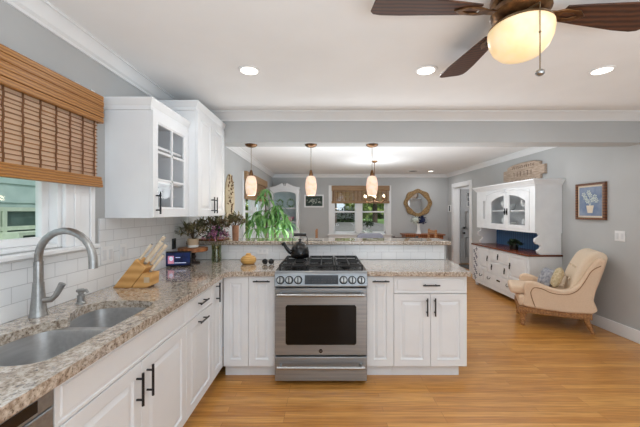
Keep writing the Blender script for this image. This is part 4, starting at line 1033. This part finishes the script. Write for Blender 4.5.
def wchair(label, x, y, rz, wd='chwood', h=1.06):
    t = thing('dining_chair', label, 'chair', (x, y, 0), rz, 'dining chairs')
    MB().box(-.22, .22, -.22, .22, .43, .465).build('seat', wd, t, bevel=.008, local=True)
    for sx in (-1, 1):
        MB().box(sx*.2-.02, sx*.2+.02, -.22, -.18, 0.466, h).build('back_post', wd, t, bevel=.006, local=True)
        for sy in (-1, 1): MB().box(sx*.19-.02, sx*.19+.02, sy*.19-.02, sy*.19+.02, .001, .4295).build('leg', wd, t, local=True)
    MB().box(-.18, .18, -.212, -.19, h-.09, h-.02).build('back_rail', wd, t, bevel=.006, local=True)
    MB().box(-.18, .18, -.212, -.19, .66, .72).build('back_rail', wd, t, bevel=.006, local=True)
    return t
wchair('brown wooden dining chair at the left end of the dining table', .03, 6.28, R(-90))
wchair('brown wooden dining chair at the right end of the dining table', 1.98, 6.3, R(90))
wchair('dark wooden dining chair beside the grey upholstered one', 1.39, 5.56, 0, 'chdark', .995)

# ---------------------------------------------------------------- hutch against the right wall
HX, HN, HFR = 2.90, 4.40, 6.08
ht = thing('hutch', 'tall white painted hutch with blue back boards and cherry counter against the right wall', 'hutch', (3.13, 5.24, 0))
hw_ = XR-.004
MB().box(HX, hw_, HN, HFR, .10, .775).build('base_carcass', 'hutch', ht)
MB().box(HX-.025, hw_, HN-.02, HFR+.02, .776, .802).build('counter', 'cherry', ht, bevel=.005)
for y in (HN+.03, HFR-.09):
    for x in (HX+.03, hw_-.09): MB().lathe([(.02,.001),(.035,.02),(.03,.06),(.045,.0995)], (x+.03, y+.03, 0), 16).build('foot', 'hutch', ht)
MB().box(HX-.006, HX, HN+.1, HFR-.1, .075, .13).build('apron', 'hutch', ht)
nU = -Y_
def hfront(kind, y_hi, y_lo, z0, z1, style='groove'):
    return MB().panel((HX-.0005, y_hi, z0), nU, Z_, y_hi-y_lo, z1-z0, .016, .04, style).build(kind, 'hutch', ht, smooth=20)
def drop(parent, y, z):
    MB().box(HX-.022, HX-.017, y-.014, y+.014, z-.005, z+.045).box(HX-.030, HX-.021, y-.010, y+.010, z-.05, z+.012).build('drop_pull', 'black', parent, bevel=.002)
def bail(parent, y, z):
    MB().tube([(HX-.018,y-.045,z+.02),(HX-.032,y-.04,z-.005),(HX-.036,y,z-.018),(HX-.032,y+.04,z-.005),(HX-.018,y+.045,z+.02)], .005, 8).build('bail_pull', 'black', parent)
def yat(px): return HX*F/(px-VX)
f_ = hfront('door', 5.80, 5.47, .36, .76, 'raised'); drop(f_, 5.505, .59)
f_ = hfront('drawer', 5.46, 4.88, .57, .76); drop(f_, 5.17, .66)
f_ = hfront('drawer', 5.46, 4.88, .36, .56); drop(f_, 5.36, .46); drop(f_, 4.98, .46)
f_ = hfront('door', 4.87, 4.44, .36, .76, 'raised'); drop(f_, 4.835, .57)
f_ = hfront('long_drawer', 5.64, 4.44, .15, .34); bail(f_, 5.45, .25); bail(f_, 4.88, .25); MB().box(HX-.02, HX-.0165, 5.11, 5.21, .25, .275).build('lock_plate', 'black', f_)
f_ = hfront('small_drawer', 5.80, 5.66, .15, .34); bail(f_, 5.73, .25)
cp_ = MB().box(HX-.012, HX-.0005, 5.83, HFR-.005, .12, .77).build('corner_panel', 'hutch', ht)
m = MB()
for i in range(12):
    z = .16+i*.05; y = 5.95+.05*math.sin(i*2.1)
    for k in range(4):
        a = k*1.57+i; m.prism([(y,z),(y+.028*math.cos(a-.4),z+.028*math.sin(a-.4)),(y+.042*math.cos(a),z+.042*math.sin(a)),(y+.028*math.cos(a+.4),z+.028*math.sin(a+.4))], 'x', HX-.0135, HX-.0118)
m.build('painted_flowers', 'navy', cp_)
# open middle, blue boards
MB().box(hw_-.03, hw_, HN+.05, HFR-.05, .8025, 1.109).build('blue_back', 'blue', ht)
scroll = [(3.36,.8025),(3.06,.8025),(3.03,.82),(3.02,.86),(3.06,.885),(3.075,.92),(3.05,.945),(3.01,.95),(2.985,.985),(2.99,1.03),(3.03,1.05),(3.05,1.07),(3.03,1.109),(3.36,1.109)]
for y in (HN+.005, HFR-.045): MB().prism(scroll, 'y', y, y+.04).build('scroll_bracket', 'hutch', ht)
MB().slab([[Vector((a,b,0)) for a,b in ((HN+.05,.8025),(HN+.05,1.109),(HN+.16,1.109),(HN+.2,1.06),(HN+.16,1.0),(HN+.22,.96),(HN+.2,.90),(HN+.13,.87),(HN+.12,.8025))]], lambda p, s: (hw_-.045+.014*s, p[0], p[1])).build('scroll_trim', 'blue', ht)
# upper case with two arched glass doors
UX = 2.98
m = MB().box(UX+.02, hw_, HN, HN+.03, 1.11, 1.80).box(UX+.02, hw_, HFR-.03, HFR, 1.11, 1.80).box(UX+.02, hw_, HN+.03, HFR-.03, 1.11, 1.135).box(UX+.02, hw_, HN+.03, HFR-.03, 1.775, 1.80).box(hw_-.015, hw_, HN+.03, HFR-.03, 1.135, 1.775)
m.box(UX+.02, hw_-.015, 4.50, 4.52, 1.135, 1.775).box(UX+.02, hw_-.015, 5.72, 5.74, 1.135, 1.775)
m.build('upper_carcass', 'hutch', ht)
MB().box(UX+.03, hw_-.016, 4.52, 5.72, 1.42, 1.435).build('shelf', 'hutch', ht)
prof = [(0,1.795),(.012,1.795),(.02,1.815),(.035,1.83),(.05,1.855),(.06,1.862),(.06,1.88),(0,1.88)]
MB().rings([[Vector((hw_, HN-d, z)) for d, z in prof], [Vector((UX-d, HN-d, z)) for d, z in prof], [Vector((UX-d, HFR+d, z)) for d, z in prof], [Vector((hw_, HFR+d, z)) for d, z in prof]]).box(UX, hw_, HN, HFR, 1.80, 1.875).build('cornice', 'hutch', ht, smooth=20)
def arch(y0, y1, z0, z1, hi):   # arched opening; hi = the side (Y) where the arch is highest
    pts = [(y0, z0), (y1, z0)]; N_ = 8
    for k in range(N_+1):
        t = k/N_; y = y1+(y0-y1)*t; u = abs(y-hi)/(y1-y0); pts.append((y, z1-.10*u**2.2))
    return [Vector((a, b, 0)) for a, b in pts]
for (ya, yb, g0, g1, hi) in ((4.53, 5.10, 4.62, 5.03, 5.03), (5.11, 5.71, 5.17, 5.57, 5.17)):
    d_ = MB().slab([[Vector((a,b,0)) for a,b in ((ya,1.15),(yb,1.15),(yb,1.755),(ya,1.755))], arch(g0, g1, 1.21, 1.68, hi)], lambda p, s: (UX+.0195*s, p[0], p[1])).build('glass_door', 'hutch', ht)
    MB().box(UX+.008, UX+.011, g0-.02, g1+.02, 1.19, 1.70).build('pane', 'glass', d_)
    yk = 5.075 if ya < 5 else 5.135
    MB().box(UX-.008, UX, yk-.012, yk+.012, 1.36, 1.47).box(UX-.02, UX-.008, yk-.007, yk+.007, 1.38, 1.43).build('handle', 'black', d_, bevel=.002)
for (ya, yb, sl) in ((HN, 4.522, None), (5.718, HFR, (5.79, 5.84))):
    if sl: MB().slab([[Vector((a,b,0)) for a,b in ((ya,1.11),(yb,1.11),(yb,1.795),(ya,1.795))], [Vector((a,b,0)) for a,b in ((sl[0],1.28),(sl[1],1.28),(sl[1],1.62),(sl[0],1.62))]], lambda p, s: (UX+.0195*s, p[0], p[1])).build('corner_pilaster', 'hutch', ht)
    else: MB().box(UX, UX+.0195, ya, yb, 1.11, 1.795).build('corner_pilaster', 'hutch', ht, bevel=.003)
MB().box(UX, UX+.0195, 4.523, 5.717, 1.11, 1.148).build('face_rail', 'hutch', ht)
MB().box(UX, UX+.0195, 4.523, 5.717, 1.757, 1.795).build('face_rail', 'hutch', ht)
m = MB(); N_ = 14
m.tube([(UX-.003, 5.12+(.62)*(k/N_*2-1), 1.775-.07*(abs(k/N_*2-1))**2.2) for k in range(N_+1)], .006, 6).leaf((UX-.004,5.12,1.735),(0,.3,1),.06,.03,0,0,2).tube([(UX-.004,5.05,1.74),(UX-.006,5.12,1.752),(UX-.004,5.19,1.74)], .007, 6)
m.build('carved_arch', 'hutch', ht)
for i, (y, zz) in enumerate(((4.72,1.1355),(4.90,1.1355),(5.26,1.1355),(5.46,1.1355),(4.75,1.4355),(4.93,1.4355),(5.28,1.4355),(5.48,1.4355))):
    side = 'right' if i % 4 < 2 else 'left'; lvl = 'upper' if i > 3 else 'lower'; pos = ('nearer the wall corner', 'nearer the door handles') if i % 4 < 2 else ('nearer the door handles', 'nearer the outer edge')
    t = thing('stemmed_glass' if i % 2 else 'stacked_bowl', f'pale {"glass goblet" if i % 2 else "white bowl"} on the {lvl} shelf behind the {side} hutch door', 'glass' if i % 2 else 'bowl', (3.15, y, zz), 0, 'dishes inside the hutch')
    if i % 2: MB().lathe([(.035,0),(.035,.004),(.006,.01),(.006,.06),(.03,.085),(.036,.13),(.03,.17),(.027,.17),(.03,.13),(.02,.09)], (3.15, y, zz), 16).build('goblet', 'plate', t)
    else: MB().lathe([(.04,0),(.05,.01),(.085,.07),(.09,.10),(.08,.10),(.06,.03)], (3.15, y, zz), 20).build('bowl', 'white', t)
q = Vector((3.06, 5.02, .8025))
pot('potted_plant', 'small dark potted plant on the cherry counter of the hutch', 'plant', q, .065, .075, 'black', [('leafdk', 40, .11, .10, .05, .03, .5)])

# ---------------------------------------------------------------- armchair
ang = math.atan2(.451, -.893)
ac = thing('armchair', 'cream upholstered roll-arm chair with carved oak base in front of the hutch', 'armchair', (2.87, 3.965, 0), ang)
MB().box(-.36, .36, -.29, .29, .165, .235).build('carved_rail', 'carved', ac, bevel=.006, local=True)
for zz, rr in ((.222, .007), (.185, .010)):
    m = MB()
    for k in range(24): m.ell((-.34+k*.0296, .292, zz), rr, .006, rr, 8, 4)
    m.build('nailhead_row', 'welt', ac, local=True)
for sy in (-1, 1):
    MB().tube([(-.31, sy*.25, .166), (-.33, sy*.25, .10), (-.38, sy*.25, .002)], [.034, .027, .019], 10).build('rear_leg', 'carved', ac, local=True)
    MB().lathe([(.022,.001),(.03,.02),(.022,.04),(.034,.06),(.026,.085),(.036,.12),(.04,.1645)], (.315, sy*.25, 0), 16).build('front_leg', 'carved', ac, local=True)
MB().box(-.35, .36, -.28, .28, .236, .37).build('seat_base', 'cream', ac, bevel=.03, local=True, seg=3)
MB().box(-.22, .45, -.213, .213, .371, .47).build('seat_cushion', 'cream', ac, bevel=.035, local=True, seg=4)
armp = catmull([(.285,.24,0),(.295,.36,0),(.305,.46,0),(.295,.525,0),(.245,.555,0),(.17,.548,0),(.08,.515,0),(-.03,.485,0),(-.12,.49,0),(-.20,.535,0),(-.27,.63,0),(-.34,.77,0),(-.41,.87,0),(-.47,.875,0),(-.475,.82,0),(-.44,.70,0),(-.40,.55,0),(-.37,.40,0),(-.36,.24,0)], 3)
for sy in (-1, 1):
    a0, a1 = (.215, .305) if sy > 0 else (-.305, -.215)
    MB().prism([(p.x, p.y) for p in armp], 'y', a0, a1).build('arm', 'cream', ac, bevel=.03, local=True, seg=4)
    wy = sy*.307
    MB().tube(catmull([(.19,wy,.25),(.225,wy,.36),(.235,wy,.43),(.20,wy,.485),(.12,wy,.48),(.02,wy,.44),(-.12,wy,.44),(-.22,wy,.50),(-.29,wy,.62),(-.35,wy,.74),(-.43,wy,.80)], 4, False), .0045, 6).build('piping', 'welt', ac, local=True)
bk = catmull([(-.16,.40,0),(-.17,.52,0),(-.21,.66,0),(-.27,.80,0),(-.33,.90,0),(-.40,.945,0),(-.475,.94,0),(-.515,.89,0),(-.50,.80,0),(-.45,.62,0),(-.39,.42,0),(-.36,.25,0),(-.25,.25,0)], 3)
MB().prism([(p.x, p.y) for p in bk], 'y', -.235, .235).build('backrest', 'creamlight', ac, bevel=.045, local=True, seg=4)
m = MB()
for (x, z) in ((-.188,.60),(-.245,.75)):
    for y in (-.12, 0, .12): m.ell((x+.008, y, z), .012, .014, .014, 10, 5)
m.build('tuft_buttons', 'creamlight', ac, local=True)
def pillow(label, mat, lx, ly, lz, rz, tilt, s=.17):
    wm = W[ac.name]; loc = wm @ Vector((lx, ly, lz))
    N_ = 14; m = MB(); g = {}
    for side in (1, -1):
        for i in range(N_+1):
            for j in range(N_+1):
                u, v = i/N_*2-1, j/N_*2-1; th_ = .055*((1-u**4)*(1-v**4))**.6; k = 1-.10*(u*u*v*v)*-1
                pin = 1-.08*(1-(u*u if abs(u) > abs(v) else v*v))
                g[side,i,j] = m.bm.verts.new((side*th_, u*s*pin, v*s*pin))
        for i in range(N_):
            for j in range(N_): m.bm.faces.new((g[side,i,j], g[side,i+1,j], g[side,i+1,j+1], g[side,i,j+1]))
    bmesh.ops.remove_doubles(m.bm, verts=m.bm.verts, dist=1e-4)
    m.bm.transform(Matrix.Rotation(R(rz), 4, 'Z') @ Matrix.Rotation(R(tilt), 4, 'Y'))
    o = m.build('throw_pillow', mat, None, smooth=80, local=True); o.location = loc; o.rotation_euler.z = ang
    return tag(o, label, 'pillow')
pillow('grey patterned throw pillow on the seat of the armchair', 'fab', .03, .0, .575, 20, -24, .115)
pillow('cream throw pillow between the grey pillow and the armchair back', 'fab2', -.07, .06, .595, -10, -20, .12)
